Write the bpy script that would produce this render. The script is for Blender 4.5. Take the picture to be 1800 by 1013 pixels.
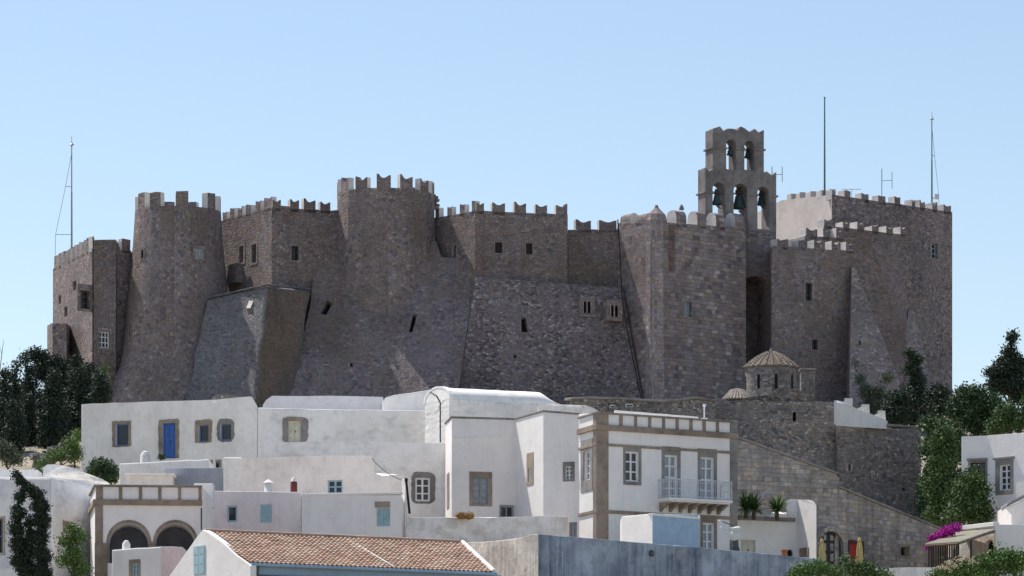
import bpy, bmesh, math, random
from mathutils import Vector, Matrix
from mathutils.geometry import delaunay_2d_cdt, tessellate_polygon
random.seed(7)
R = math.radians
S = bpy.context.scene
for o in list(bpy.data.objects): bpy.data.objects.remove(o)

# ---------------------------------------------------------------- camera, sky, sun, exposure
F, HY = 7000.0, 1475.0          # focal length and horizon row, in pixels of the 1800 px photograph
cam_d = bpy.data.cameras.new('camera'); cam = bpy.data.objects.new('camera', cam_d)
S.collection.objects.link(cam); S.camera = cam
cam.location = (0, 0, 0); cam.rotation_euler = (R(90), 0, 0)
cam_d.sensor_width = 36; cam_d.lens = F/1800*36; cam_d.shift_y = (HY-506.5)/1800
cam_d.clip_start = 1; cam_d.clip_end = 12000
SUN_AZ, SUN_EL = 128.0, 60.0     # degrees to the left of "towards the camera", elevation
sa, se = R(SUN_AZ), R(SUN_EL)
sdir = Vector((-math.cos(se)*math.sin(sa), -math.cos(se)*math.cos(sa), math.sin(se)))
w = bpy.data.worlds.new('World'); S.world = w; w.use_nodes = True
wn = w.node_tree.nodes; wl = w.node_tree.links
bg = wn['Background']
sky = wn.new('ShaderNodeTexSky'); sky.sky_type = 'NISHITA'; sky.sun_disc = False
sky.sun_elevation = se; sky.sun_rotation = math.atan2(sdir.x, sdir.y)
sky.altitude = 200; sky.air_density = 1.0; sky.dust_density = 0.5; sky.ozone_density = 3.0
tint = wn.new('ShaderNodeMix'); tint.data_type = 'RGBA'; tint.blend_type = 'MULTIPLY'; tint.inputs[0].default_value = 1
tint.inputs[7].default_value = (1.055, .96, .872, 1)
wl.new(sky.outputs[0], tint.inputs[6]); wl.new(tint.outputs[2], bg.inputs[0]); bg.inputs[1].default_value = 0.138
sl = bpy.data.lights.new('sun', 'SUN'); sl.energy = 4.2; sl.angle = R(0.53); sl.color = (1.0, 0.94, 0.85)
so = bpy.data.objects.new('sun', sl); S.collection.objects.link(so)
so.rotation_euler = sdir.to_track_quat('Z', 'Y').to_euler(); so.location = (-80, 200, 150)
S.view_settings.view_transform = 'Standard'; S.view_settings.look = 'None'
S.view_settings.exposure = 0.3; S.view_settings.gamma = 1
S.render.resolution_x = 1024; S.render.resolution_y = 576

# ---------------------------------------------------------------- helpers
def X(px, D): return (px-900)*D/F
def Z(py, D): return (HY-py)*D/F
def P(px, py, D): return Vector((X(px, D), D, Z(py, D)))
ORG = {}
def tag(o, label=None, cat=None, group=None, kind=None):
    if label: o['label'] = label
    if cat: o['category'] = cat
    if group: o['group'] = group
    if kind: o['kind'] = kind
    return o
def empty(name, loc, label, cat, group=None):
    o = bpy.data.objects.new(name, None); S.collection.objects.link(o)
    o.location = loc; o.empty_display_size = .3; ORG[o] = Vector(loc)
    return tag(o, label, cat, group)
class MB:
    def __init__(s): s.v = []; s.f = []; s.uv = []; s.mi = []
    def face(s, pts, uvs=None, m=0):
        pts = [Vector(p) for p in pts]
        if uvs is None:
            n = Vector((0, 0, 0))
            for i in range(len(pts)):
                a, b = pts[i], pts[(i+1) % len(pts)]
                n += a.cross(b)
            n = n.normalized() if n.length > 1e-12 else Vector((0, 0, 1))
            if abs(n.z) < .8:
                if n.y > 0: n = -n
                t = Vector((-n.y, n.x, 0)).normalized()
                k = 1/max(.3, math.sqrt(1-n.z*n.z))
                uvs = [(p.dot(t), p.z*k) for p in pts]
            else: uvs = [(p.x, p.y) for p in pts]
        b = len(s.v); s.v += pts; s.f.append(tuple(range(b, b+len(pts)))); s.uv += list(uvs); s.mi.append(m)
    def hexa(s, c, m=0):       # c: 4 bottom corners then 4 top corners
        for q in ((3, 2, 1, 0), (4, 5, 6, 7), (0, 1, 5, 4), (1, 2, 6, 5), (2, 3, 7, 6), (3, 0, 4, 7)):
            s.face([c[i] for i in q], m=m)
    def box(s, c, d, m=0, rz=0):
        c = Vector(c); hx, hy, hz = d[0]/2, d[1]/2, d[2]/2
        M = Matrix.Rotation(rz, 3, 'Z')
        P8 = [c + M @ Vector((x*hx, y*hy, z*hz)) for z in (-1, 1) for x, y in ((-1, -1), (1, -1), (1, 1), (-1, 1))]
        s.hexa(P8, m)
    def tube(s, a, b, r, r2=None, seg=7, m=0):
        a = Vector(a); b = Vector(b); r2 = r if r2 is None else r2
        d = (b-a).normalized(); u = d.orthogonal().normalized(); v = d.cross(u)
        A = [a + (u*math.cos(t)+v*math.sin(t))*r for t in [i*2*math.pi/seg for i in range(seg)]]
        B = [b + (u*math.cos(t)+v*math.sin(t))*r2 for t in [i*2*math.pi/seg for i in range(seg)]]
        for i in range(seg):
            j = (i+1) % seg; s.face((A[i], A[j], B[j], B[i]), m=m)
        s.face(A[::-1], m=m); s.face(B, m=m)
    def lathe(s, c, prof, seg=48, m=0, cap=True, a0=0, a1=2*math.pi, wob=0):
        c = Vector(c); full = abs(a1-a0-2*math.pi) < 1e-6
        rr = max(p[0] for p in prof)
        rings = []
        for r, z in prof:
            rings.append([c+Vector(((r*math.sin(a)), -r*math.cos(a), z)) *1.0 for a in [a0+(a1-a0)*i/seg for i in range(seg+1)]])
        vz = 0
        for k in range(len(prof)-1):
            dv = math.hypot(prof[k+1][0]-prof[k][0], prof[k+1][1]-prof[k][1])
            for i in range(seg):
                u0 = (a0+(a1-a0)*i/seg)*rr; u1 = (a0+(a1-a0)*(i+1)/seg)*rr
                s.face((rings[k][i], rings[k][i+1], rings[k+1][i+1], rings[k+1][i]), ((u0, vz), (u1, vz), (u1, vz+dv), (u0, vz+dv)), m)
            vz += dv
        if cap: s.face(rings[-1][:-1], m=m)
    def build(s, name, mats, parent=None, bevel=0, smooth=False, merge=True, seg=2):
        org = ORG.get(parent, Vector((0, 0, 0)))
        me = bpy.data.meshes.new(name)
        me.from_pydata([p-org for p in s.v], [], s.f)
        ul = me.uv_layers.new(name='UVMap')
        fl = [c for uv in s.uv for c in uv]
        ul.data.foreach_set('uv', fl)
        me.polygons.foreach_set('material_index', s.mi)
        if not isinstance(mats, (list, tuple)): mats = [mats]
        for m in mats: me.materials.append(M[m] if isinstance(m, str) else m)
        if merge:
            bm = bmesh.new(); bm.from_mesh(me)
            bmesh.ops.remove_doubles(bm, verts=bm.verts, dist=2e-4)
            bmesh.ops.recalc_face_normals(bm, faces=bm.faces)
            bm.to_mesh(me); bm.free()
        me.update()
        if smooth:
            me.polygons.foreach_set('use_smooth', [True]*len(me.polygons))
            try: me.set_sharp_from_angle(angle=R(40))
            except Exception: pass
        o = bpy.data.objects.new(name, me); S.collection.objects.link(o)
        if parent: o.parent = parent
        ORG[o] = org
        if bevel:
            b = o.modifiers.new('bevel', 'BEVEL'); b.width = bevel; b.segments = seg; b.limit_method = 'ANGLE'; b.angle_limit = R(35)
        return o
def cdt(outer, holes):
    vs = []; fs = []
    for pl in [outer]+holes:
        b = len(vs); vs += [Vector(p) for p in pl]; fs.append(list(range(b, b+len(pl))))
    ed = [(f[i], f[(i+1) % len(f)]) for f in fs for i in range(len(f))]
    r = delaunay_2d_cdt(vs, ed, [], 0, 1e-6)
    V, T = r[0], r[2]
    def inside(p, pl):
        c = False
        for i in range(len(pl)):
            (x1, y1), (x2, y2) = pl[i], pl[i-1]
            if (y1 > p[1]) != (y2 > p[1]) and p[0] < (x2-x1)*(p[1]-y1)/(y2-y1)+x1: c = not c
        return c
    out = []
    for t in T:
        c = sum((V[i] for i in t), Vector((0, 0)))/len(t)
        if inside(c, outer) and not any(inside(c, h) for h in holes): out.append([tuple(V[i]) for i in t])
    return out
class Fc:
    """a wall plane: origin O, horizontal axis U, upward axis V, outward normal N"""
    def __init__(s, A, B, V=None):
        A = Vector(A); B = Vector(B)
        if len(A) == 2: A = Vector((A.x, A.y, 0)); B = Vector((B.x, B.y, 0))
        s.O = A; s.U = (B-A).normalized(); s.L = (B-A).length
        s.V = Vector(V).normalized() if V is not None else Vector((0, 0, 1))
        s.N = s.U.cross(s.V).normalized()
        if s.N.y > 0 and V is not None: s.N = -s.N
    def hit(s, px, py):
        d = Vector(((px-900)/F, 1, (HY-py)/F))
        p = d*(s.N.dot(s.O)/s.N.dot(d)) - s.O
        return p.dot(s.U), p.dot(s.V)
    def p(s, u, z, n=0): return s.O + s.U*u + s.V*z + s.N*n
    def rect(s, x0, y0, x1, y1):
        cx, cy = (x0+x1)/2, (y0+y1)/2
        return s.hit(x0, cy)[0], s.hit(cx, y1)[1], s.hit(x1, cy)[0], s.hit(cx, y0)[1]
def slab(mb, fc, outer, holes, n0, n1, m=0, osides=True, hsides=True, back=False):
    for t in cdt(outer, holes):
        mb.face([fc.p(a, b, n1) for a, b in t], m=m)
        if back: mb.face([fc.p(a, b, n0) for a, b in t], m=m)
    for k, pl in enumerate([outer]+holes):
        if (k == 0 and not osides) or (k and not hsides): continue
        for i in range(len(pl)):
            (a, b), (c, d) = pl[i], pl[(i+1) % len(pl)]
            mb.face((fc.p(a, b, n1), fc.p(c, d, n1), fc.p(c, d, n0), fc.p(a, b, n0)), m=m)
def fbox(mb, fc, u0, z0, u1, z1, n0, n1, m=0):
    mb.hexa([fc.p(u0, z0, n1), fc.p(u1, z0, n1), fc.p(u1, z0, n0), fc.p(u0, z0, n0),
             fc.p(u0, z1, n1), fc.p(u1, z1, n1), fc.p(u1, z1, n0), fc.p(u0, z1, n0)], m)
def rectp(r): return [(r[0], r[1]), (r[2], r[1]), (r[2], r[3]), (r[0], r[3])]
def archp(r, k=10, rise=None):
    u0, z0, u1, z1 = r; c = (u0+u1)/2; a = (u1-u0)/2; b = rise or a
    return [(u0, z0), (u1, z0)] + [(c+a*math.cos(t), z1-b+b*math.sin(t)) for t in [math.pi*i/k for i in range(k+1)]]
def blobp(r, jit=.04, rnd=.25, n=6):
    u0, z0, u1, z1 = r; c = rnd*(u1-u0); pts = []
    cor = [(u0+c, z0+c, math.pi, 1.5*math.pi), (u1-c, z0+c, 1.5*math.pi, 2*math.pi), (u1-c, z1-c, 0, .5*math.pi), (u0+c, z1-c, .5*math.pi, math.pi)]
    for k, (x, z, a, b) in enumerate(cor):
        for i in range(4):
            t = a+(b-a)*i/3; pts.append((x+c*math.cos(t), z+c*math.sin(t)))
        nx = cor[(k+1) % 4]; q = (nx[0]+c*math.cos(nx[2]), nx[1]+c*math.sin(nx[2])); p = pts[-1]
        for i in range(1, n): pts.append((p[0]+(q[0]-p[0])*i/n, p[1]+(q[1]-p[1])*i/n))
    return [(a+random.uniform(-jit, jit), b+random.uniform(-jit, jit)) for a, b in pts]

# ---------------------------------------------------------------- materials
M = {}
class NT:
    def __init__(s, name):
        m = bpy.data.materials.new(name); m.use_nodes = True; s.m = m; s.n = m.node_tree.nodes; s.l = m.node_tree.links
        s.b = s.n['Principled BSDF']; M[name] = m
        s.b.inputs['Specular IOR Level'].default_value = .25
    def new(s, t, **k):
        n = s.n.new(t)
        for a, v in k.items(): setattr(n, a, v)
        return n
    def lk(s, a, b): s.l.new(a, b)
    def uv(s, sc=(1, 1, 1), src='UV', loc=(0, 0, 0)):
        tc = s.new('ShaderNodeTexCoord'); mp = s.new('ShaderNodeMapping')
        mp.inputs['Scale'].default_value = sc; mp.inputs['Location'].default_value = loc
        s.lk(tc.outputs[src], mp.inputs[0]); return mp.outputs[0]
    def noise(s, vec, scale, detail=4, rough=.55, dim='3D'):
        n = s.new('ShaderNodeTexNoise', noise_dimensions=dim); n.inputs['Scale'].default_value = scale
        n.inputs['Detail'].default_value = detail; n.inputs['Roughness'].default_value = rough
        s.lk(vec, n.inputs['Vector']); return n.outputs
    def ramp(s, fac, stops, interp='LINEAR'):
        r = s.new('ShaderNodeValToRGB'); r.color_ramp.interpolation = interp
        e = r.color_ramp.elements
        while len(e) < len(stops): e.new(.5)
        for i, (p, c) in enumerate(stops):
            e[i].position = p; c = (c, c, c) if isinstance(c, (int, float)) else c; e[i].color = (*c[:3], 1)
        s.lk(fac, r.inputs[0]); return r.outputs[0]
    def mix(s, a, b, fac, mode='MIX'):
        n = s.new('ShaderNodeMix', data_type='RGBA', blend_type=mode)
        for sock, v in ((n.inputs[6], a), (n.inputs[7], b), (n.inputs[0], fac)):
            if hasattr(v, 'type') and hasattr(v, 'links'): s.lk(v, sock)
            elif isinstance(v, (int, float)) and sock == n.inputs[0]: sock.default_value = v
            else: sock.default_value = (*v[:3], 1) if not isinstance(v, (int, float)) else (v, v, v, 1)
        return n.outputs[2]
    def math(s, op, a, b=None):
        n = s.new('ShaderNodeMath', operation=op)
        for i, v in enumerate((a, b)):
            if v is None: continue
            if isinstance(v, (int, float)): n.inputs[i].default_value = v
            else: s.lk(v, n.inputs[i])
        return n.outputs[0]
    def bump(s, h, dist, strength=1.0):
        b = s.new('ShaderNodeBump'); b.inputs['Distance'].default_value = dist; b.inputs['Strength'].default_value = strength
        s.lk(h, b.inputs['Height']); s.lk(b.outputs[0], s.b.inputs['Normal'])
    def col(s, c, rough=.9):
        if isinstance(c, tuple): s.b.inputs['Base Color'].default_value = (*c, 1)
        else: s.lk(c, s.b.inputs['Base Color'])
        s.b.inputs['Roughness'].default_value = rough
def sc(c, k): return tuple(x*k for x in c)
def stone(name, base, sx=2.0, sz=3.6, var=.5, pale=.1, mortar=1.0, mw=.05, tint=None, edge=.5, patch=.35, course=0, wet=None, drip=.85):
    t = NT(name); kq = 1.0 if course else 1.75; v = t.uv((sx*kq, sz*kq*(1 if course else .72), 1)); v0 = t.uv()
    nd = t.noise(v0, 1.3, 3)
    ds = t.new('ShaderNodeVectorMath', operation='MULTIPLY_ADD'); t.lk(nd[1], ds.inputs[0]); ds.inputs[1].default_value = (edge if course else edge*.45, edge if course else edge*.45, 0); t.lk(v, ds.inputs[2])
    if course:
        bt = t.new('ShaderNodeTexBrick', offset=.5, squash=.7, squash_frequency=3)
        bt.inputs['Scale'].default_value = 1; bt.inputs['Brick Width'].default_value = 1.15; bt.inputs['Row Height'].default_value = 1
        bt.inputs['Mortar Size'].default_value = .03; bt.inputs['Mortar Smooth'].default_value = .3
        bt.inputs['Color1'].default_value = (0, 0, 0, 1); bt.inputs['Color2'].default_value = (1, 1, 1, 1); bt.inputs['Mortar'].default_value = (.5, .5, .5, 1)
        t.lk(ds.outputs[0], bt.inputs['Vector']); rnd = bt.outputs['Color']
        mask = t.math('SUBTRACT', 1.0, bt.outputs['Fac']); hgt = mask
    else:
        vo = t.new('ShaderNodeTexVoronoi', voronoi_dimensions='2D', feature='F1'); vo.inputs['Scale'].default_value = 1; t.lk(ds.outputs[0], vo.inputs['Vector'])
        ve = t.new('ShaderNodeTexVoronoi', voronoi_dimensions='2D', feature='DISTANCE_TO_EDGE'); ve.inputs['Scale'].default_value = 1; t.lk(ds.outputs[0], ve.inputs['Vector'])
        sp = t.new('ShaderNodeSeparateColor'); t.lk(vo.outputs['Color'], sp.inputs[0]); rnd = sp.outputs[0]
        mask = t.ramp(ve.outputs['Distance'], [(0, 0.0), (mw*2, 1.0)])
        hgt = t.ramp(ve.outputs['Distance'], [(0, 0.0), (.16, 1.0)])
    warm = (base[0]*1.12, base[1]*1.0, base[2]*.86); cool = (base[0]*.92, base[1]*.97, base[2]*1.08)
    stops = [(0, sc(cool, 1-var)), (.25, sc(base, 1-var*.35)), (.55, sc(warm, 1.0)), (.8, sc(cool, 1.0+var*.35)), (1-pale*.6, sc(warm, 1.0+var*.6)), (1.0, sc(base, 1.0+var*1.6))]
    c = t.ramp(rnd, stops)
    c = t.mix(sc(base, mortar), c, mask)
    # plaster smeared over the stones in places
    sm = t.ramp(t.noise(v0, .35, 6, .65)[0], [(.45, 0.0), (.62, 1.0)])
    c = t.mix(c, sc(base, 1.0), t.math('MULTIPLY', sm, .5))
    big = t.ramp(t.noise(v0, .13, 5, .6)[0], [(.28, 1-patch), (.5, 1.0), (.75, 1+patch*.8)])
    c = t.mix(c, big, 1.0, 'MULTIPLY')
    if tint:
        tm = t.ramp(t.noise(t.uv((1, .45, 1), loc=(3, 7, 0)), .22, 5, .6)[0], [(.45, 0.0), (.65, 1.0)])
        c = t.mix(c, tint, t.math('MULTIPLY', tm, .55))
    st = t.ramp(t.noise(t.uv((1.3, .10, 1)), 1.0, 6, .7)[0], [(.32, drip), (.55, 1.0)])
    c = t.mix(c, st, .85, 'MULTIPLY')
    sp2 = t.ramp(t.noise(v0, 4.5, 5, .8)[0], [(.3, .68), (.5, 1.0), (.7, 1.32)])
    c = t.mix(c, sp2, 1.0, 'MULTIPLY')
    if wet: c = t.mix(c, wet, t.math('MULTIPLY', t.ramp(t.noise(t.uv((1, .5, 1)), .5, 5)[0], [(.3, 0.0), (.6, 1.0)]), .75))
    t.col(c, .95)
    hh = t.math('ADD', hgt, t.math('MULTIPLY', t.noise(v0, 5, 4, .7)[0], 1.0))
    hh = t.math('ADD', hh, t.math('MULTIPLY', rnd, .5))
    t.bump(hh, .06, .8)
def plaster(name, base, dirt=.12, lump=.5, streak=0.0, scol=(.08, .08, .09), stones=0.0, rough=.9, patch=None):
    t = NT(name); v = t.uv(); g = t.uv(src='Object')
    a = t.ramp(t.noise(g, .35, 6, .65)[0], [(.3, 1-dirt*1.6), (.55, 1.0), (.8, 1+dirt*.25)])
    c = t.mix(base, a, 1.0, 'MULTIPLY')
    b = t.ramp(t.noise(g, 2.2, 5, .7)[0], [(.32, 1-dirt), (.5, 1.0)])
    c = t.mix(c, b, .8, 'MULTIPLY')
    sp = t.ramp(t.noise(g, 9, 2, .6)[0], [(.26, .55), (.33, 1.0)])
    c = t.mix(c, sp, min(1, dirt*3), 'MULTIPLY')
    if patch:
        pm = t.ramp(t.noise(g, .8, 6, .7)[0], [(.5, 0.0), (.6, 1.0)]); c = t.mix(c, patch, t.math('MULTIPLY', pm, .7))
    if streak:
        s1 = t.ramp(t.noise(t.uv((2.6, .16, 1)), 1.0, 5, .7)[0], [(.5-streak*.15, 0.0), (.68, 1.0)])
        s2 = t.ramp(t.noise(t.uv((5, .13, 1)), 1.0, 4, .75)[0], [(.53, 0.0), (.61, 1.0)])
        gate = t.ramp(t.noise(t.uv((.5, .35, 1), loc=(5, 2, 0)), 1.0, 4, .6)[0], [(.38, .12), (.6, 1.0)])
        k = t.math('MULTIPLY', t.math('MAXIMUM', s1, t.math('MULTIPLY', s2, .9)), t.math('MULTIPLY', gate, streak))
        c = t.mix(c, scol, k)
    h = t.math('ADD', t.math('MULTIPLY', t.noise(g, 1.0, 5, .6)[0], 1.6), t.math('MULTIPLY', t.noise(g, 7, 3, .6)[0], .25))
    if stones:
        ve = t.new('ShaderNodeTexVoronoi', voronoi_dimensions='2D', feature='SMOOTH_F1'); ve.inputs['Scale'].default_value = 1
        ve.inputs['Smoothness'].default_value = .5; t.lk(t.uv((2.1, 3.6, 1)), ve.inputs['Vector'])
        mk = t.ramp(t.noise(g, .5, 3)[0], [(.4, 0.0), (.6, 1.0)])
        sv = t.math('MULTIPLY', ve.outputs['Distance'], mk)
        h = t.math('SUBTRACT', h, t.math('MULTIPLY', sv, stones*1.2))
        c = t.mix(c, t.ramp(sv, [(.3, 1.0), (.7, .86)]), 1.0, 'MULTIPLY')
    t.col(c, rough); t.bump(h, .05*lump, .9)
def simple(name, base, rough=.7, var=.15, scale=3, metal=0, bump=.004, spec=.25):
    t = NT(name); g = t.uv(src='Object')
    a = t.ramp(t.noise(g, scale, 5, .65)[0], [(.3, 1-var), (.7, 1+var)])
    t.col(t.mix(base, a, 1.0, 'MULTIPLY'), rough); t.b.inputs['Metallic'].default_value = metal
    t.b.inputs['Specular IOR Level'].default_value = spec
    if bump: t.bump(t.noise(g, scale*4, 3)[0], bump, .7)
FB = (.255, .217, .216)
stone('rubble_brown', sc(FB, .98), 2.0, 3.4, .42, .08, .98, .05, tint=(.21, .15, .105))
stone('rubble_round', sc(FB, 1.05), 1.7, 3.1, .45, .08, 1.05, .05, tint=(.20, .15, .11), patch=.3)
stone('rubble_pale', sc(FB, .95), 2.6, 4.8, .6, .25, .7, .06, patch=.4, edge=.4)
stone('rubble_far', sc(FB, 1.0), 2.2, 3.8, .5, .12, .9, .05, patch=.25)
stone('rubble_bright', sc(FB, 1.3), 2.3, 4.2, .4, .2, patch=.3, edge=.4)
stone('ashlar', sc(FB, 1.12), 2.0, 3.3, .5, .12, .9, course=1, edge=.34, patch=.3, tint=(.25, .19, .16))
stone('ashlar_rust', (.19, .135, .115), 1.9, 3.1, .4, .1, .85, course=1, edge=.12)
stone('ashlar_pale', sc(FB, 1.3), 2.0, 3.3, .38, .15, .9, course=1, edge=.25, patch=.25)
stone('buttress_render', (.215, .208, .215), 2.6, 4.8, .4, .05, 1.0, .04, patch=.3)
stone('buttress_stain', (.21, .165, .13), 2.6, 5.0, .3, .05, .9, .04, patch=.4, tint=(.2, .175, .16))
stone('rubble_chapel', (.275, .25, .235), 2.6, 4.6, .55, .25, .85, .06, patch=.35)
stone('rubble_terrace', (.25, .225, .215), 2.4, 4.0, .5, .2, .8, .06, patch=.35)
stone('stair_stone', (.41, .37, .335), 2.3, 4.0, drip=.5, var=.35, pale=.15, mortar=.9, course=1, edge=.5, patch=.35, tint=(.2, .18, .17))
stone('dry_stone', (.3, .28, .26), 2.0, 2.6, .6, .2, .4, .09)
plaster('belfry_plaster', (.285, .26, .255), .4, .8, streak=.5, scol=(.12, .11, .11))
plaster('whitewash', (.80, .78, .76), .10, .6, stones=.0, streak=.16, scol=(.42, .40, .39))
plaster('whitewash_rough', (.91, .88, .85), .13, 1.0, stones=1.0, streak=.16, scol=(.42, .40, .39))
plaster('whitewash_warm', (.92, .87, .82), .13, .9, streak=.16, scol=(.42, .40, .39))
plaster('whitewash_pink', (.82, .73, .71), .12, .7, streak=.16, scol=(.42, .40, .39))
plaster('whitewash_cream', (.98, .89, .81), .14, .8, streak=.16, scol=(.42, .40, .39))
plaster('facade_white', (.86, .825, .80), .07, .35, streak=.16, scol=(.42, .40, .39))
plaster('merlon_white', (.74, .70, .66), .22, .7)
plaster('tower_white', (.52, .47, .45), .15, .6)
plaster('vault_lime', (.95, .92, .88), .14, 1.1)
plaster('weathered', (.97, .93, .89), .22, 2.6, streak=.28, scol=(.22, .19, .17), patch=(.62, .55, .48))
plaster('weathered_beige', (.80, .72, .64), .35, 1.2, streak=.6, scol=(.2, .17, .15))
plaster('cement_blue', (.47, .53, .63), .35, .9, streak=.95, scol=(.05, .07, .12), patch=(.42, .48, .56))
plaster('paint_blue', (.38, .52, .66), .15, .5, streak=.2, scol=(.25, .3, .36))
plaster('fascia_blue', (.33, .46, .60), .12, .3)
plaster('cement_grey', (.36, .38, .43), .2, .4)
plaster('cement_lilac', (.66, .65, .67), .15, .4, streak=.16, scol=(.42, .40, .39))
plaster('quoin_stone', (.34, .27, .215), .35, .8, streak=.25, scol=(.2, .16, .13))
plaster('frame_stone', (.38, .31, .24), .35, .9)
plaster('frame_grey', (.30, .28, .265), .35, .9)
plaster('cap_stone', (.30, .27, .25), .35, .9)
simple('blue_frame', (.13, .19, .36), .55, .2, 4)
simple('blue_wood', (.05, .14, .42), .55, .2, 4)
simple('pale_blue_wood', (.36, .50, .56), .6, .15, 4)
simple('grey_wood', (.28, .29, .31), .7, .2, 4)
simple('cream_wood', (.62, .58, .48), .6, .15, 4)
simple('white_wood', (.74, .75, .76), .55, .08, 4)
simple('dark_wood', (.05, .04, .035), .7, .3, 5)
simple('brown_wood', (.13, .10, .075), .75, .3, 5)
simple('red_wood', (.42, .035, .03), .5, .15, 4)
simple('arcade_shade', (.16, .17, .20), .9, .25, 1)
simple('dark_inside', (.012, .012, .014), .9, .2, 3)
simple('glass_dark', (.022, .026, .034), .12, .3, 1.2, bump=0, spec=.5)
simple('glass_curtain', (.27, .30, .33), .25, .25, 2.5, bump=0, spec=.5)
simple('iron', (.09, .095, .10), .5, .3, 6, metal=.5)
simple('galvanised', (.30, .33, .34), .45, .2, 6, metal=.6)
simple('green_pole', (.10, .16, .15), .5, .2, 6)
simple('white_metal', (.62, .64, .67), .45, .1, 6)
simple('bronze', (.05, .085, .075), .5, .35, 8, metal=.3)
simple('cable_black', (.015, .015, .015), .6)
simple('cable_pale', (.3, .29, .28), .6)
simple('terracotta', (.42, .14, .08), .8, .2, 5)
simple('brick_red', (.16, .05, .04), .85, .3, 6)
simple('canvas', (.50, .39, .16), .85, .18, 7, bump=.02)
simple('wrap_white', (.62, .62, .56), .6, .15, 6, bump=.03)
simple('corrugated', (.50, .46, .34), .6, .15, 2)
simple('bark', (.10, .08, .065), .95, .3, 6, bump=.02)
# clay tiles
t = NT('roof_tile'); v = t.uv(); 
wn_ = t.new('ShaderNodeTexWhiteNoise', noise_dimensions='2D'); sn = t.new('ShaderNodeVectorMath', operation='FLOOR'); t.lk(v, sn.inputs[0]); t.lk(sn.outputs[0], wn_.inputs['Vector'])
c = t.ramp(wn_.outputs['Value'], [(0, (.38, .235, .17)), (.35, (.45, .30, .225)), (.7, (.49, .35, .27)), (1, (.54, .43, .35))])
c = t.mix(c, t.ramp(t.noise(t.uv(src='Object'), .8, 5, .7)[0], [(.3, .7), (.7, 1.15)]), 1.0, 'MULTIPLY')
t.col(c, .85); t.bump(t.noise(t.uv(src='Object'), 12, 3)[0], .01, .6)
t = NT('dome_tile')
c = t.ramp(t.noise(t.uv(src='Object'), 5, 5, .7)[0], [(.3, (.17, .14, .12)), (.5, (.33, .28, .24)), (.72, (.58, .52, .46))])
t.col(c, .9); t.bump(t.noise(t.uv(src='Object'), 12, 3)[0], .02, .7)
def leafm(name, dark, light, scale=.9, hi=.2):
    t = NT(name); g = t.new('ShaderNodeNewGeometry'); o = t.uv(src='Object')
    f = t.math('ADD', t.math('MULTIPLY', g.outputs['Random Per Island'], .55), t.math('MULTIPLY', t.noise(o, scale, 3)[0], .6))
    c = t.ramp(f, [(.2, dark), (.62, tuple((a+b)/2 for a, b in zip(dark, light))), (.9, light), (1, sc(light, 1+hi))])
    t.col(c, .6); t.b.inputs['Specular IOR Level'].default_value = .3
leafm('leaf_cypress', (.016, .028, .019), (.046, .068, .038))
leafm('leaf_conifer', (.018, .03, .021), (.05, .075, .04))
leafm('leaf_fig', (.024, .05, .018), (.115, .19, .055), hi=.6)
leafm('leaf_dark', (.022, .044, .019), (.09, .15, .055), hi=.4)
leafm('leaf_olive', (.045, .065, .04), (.14, .17, .10))
leafm('leaf_light', (.04, .09, .02), (.17, .27, .07), hi=.4)
leafm('leaf_yucca', (.02, .06, .015), (.10, .20, .05))
leafm('leaf_dry', (.30, .17, .06), (.50, .32, .13))
leafm('petal_magenta', (.30, .01, .22), (.62, .03, .48))
leafm('petal_pale', (.45, .35, .25), (.7, .55, .45))
t = NT('hillside_soil'); o_ = t.uv(src='Object')
c = t.ramp(t.noise(o_, .25, 8, .7)[0], [(.3, (.17, .16, .10)), (.5, (.34, .30, .23)), (.7, (.46, .41, .34))])
t.col(c, .95); t.bump(t.noise(o_, 1.5, 6, .7)[0], .25, .8)

# ---------------------------------------------------------------- ground
LP = [(-50, -2.5), (0, -1.6), (100, 3), (165, 8.5), (185, 10.6), (205, 12.6), (222, 16.5), (236, 21.0), (250, 24.0), (275, 29.0), (294, 31.8), (345, 33), (420, 22), (600, 5), (1000, -10), (9000, -20)]
RP = [(-50, -2.5), (0, -1.6), (100, 3), (165, 8.5), (185, 9.8), (205, 11.5), (225, 13.6), (245, 16.2), (262, 20), (280, 27), (298, 31.5), (345, 33), (420, 22), (600, 5), (1000, -10), (9000, -20)]
def prof(T, y):
    for i in range(len(T)-1):
        if y <= T[i+1][0]:
            k = (y-T[i][0])/(T[i+1][0]-T[i][0]); return T[i][1]+(T[i+1][1]-T[i][1])*max(0, k)
    return T[-1][1]
def ground(x, y):
    k = min(1, max(0, (x-6)/9)); k = k*k*(3-2*k)
    z = prof(LP, y)*(1-k)+prof(RP, y)*k
    far = max(0, abs(x)-45)
    return z - (far*.25 if far < 120 else 30)*min(1, max(0, (y-120)/100))*(1 if y < 600 else .2) + .25*math.sin(x*.7+y*.31)*min(1, max(0, y/100))
xs = [-6000, -2500, -900, -400, -250, -165] + [x for x in range(-120, 121, 3)] + [165, 250, 400, 900, 2500, 6000]
ys = [-50, 0, 50, 100] + [y for y in range(130, 420, 3)] + [450, 520, 600, 1000, 2500, 9000]
mb = MB()
for i in range(len(xs)-1):
    for j in range(len(ys)-1):
        q = [(xs[i], ys[j]), (xs[i+1], ys[j]), (xs[i+1], ys[j+1]), (xs[i], ys[j+1])]
        mb.face([(a, b, ground(a, b)) for a, b in q])
g_ = mb.build('hillside', 'hillside_soil', smooth=True); tag(g_, kind='structure')

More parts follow.
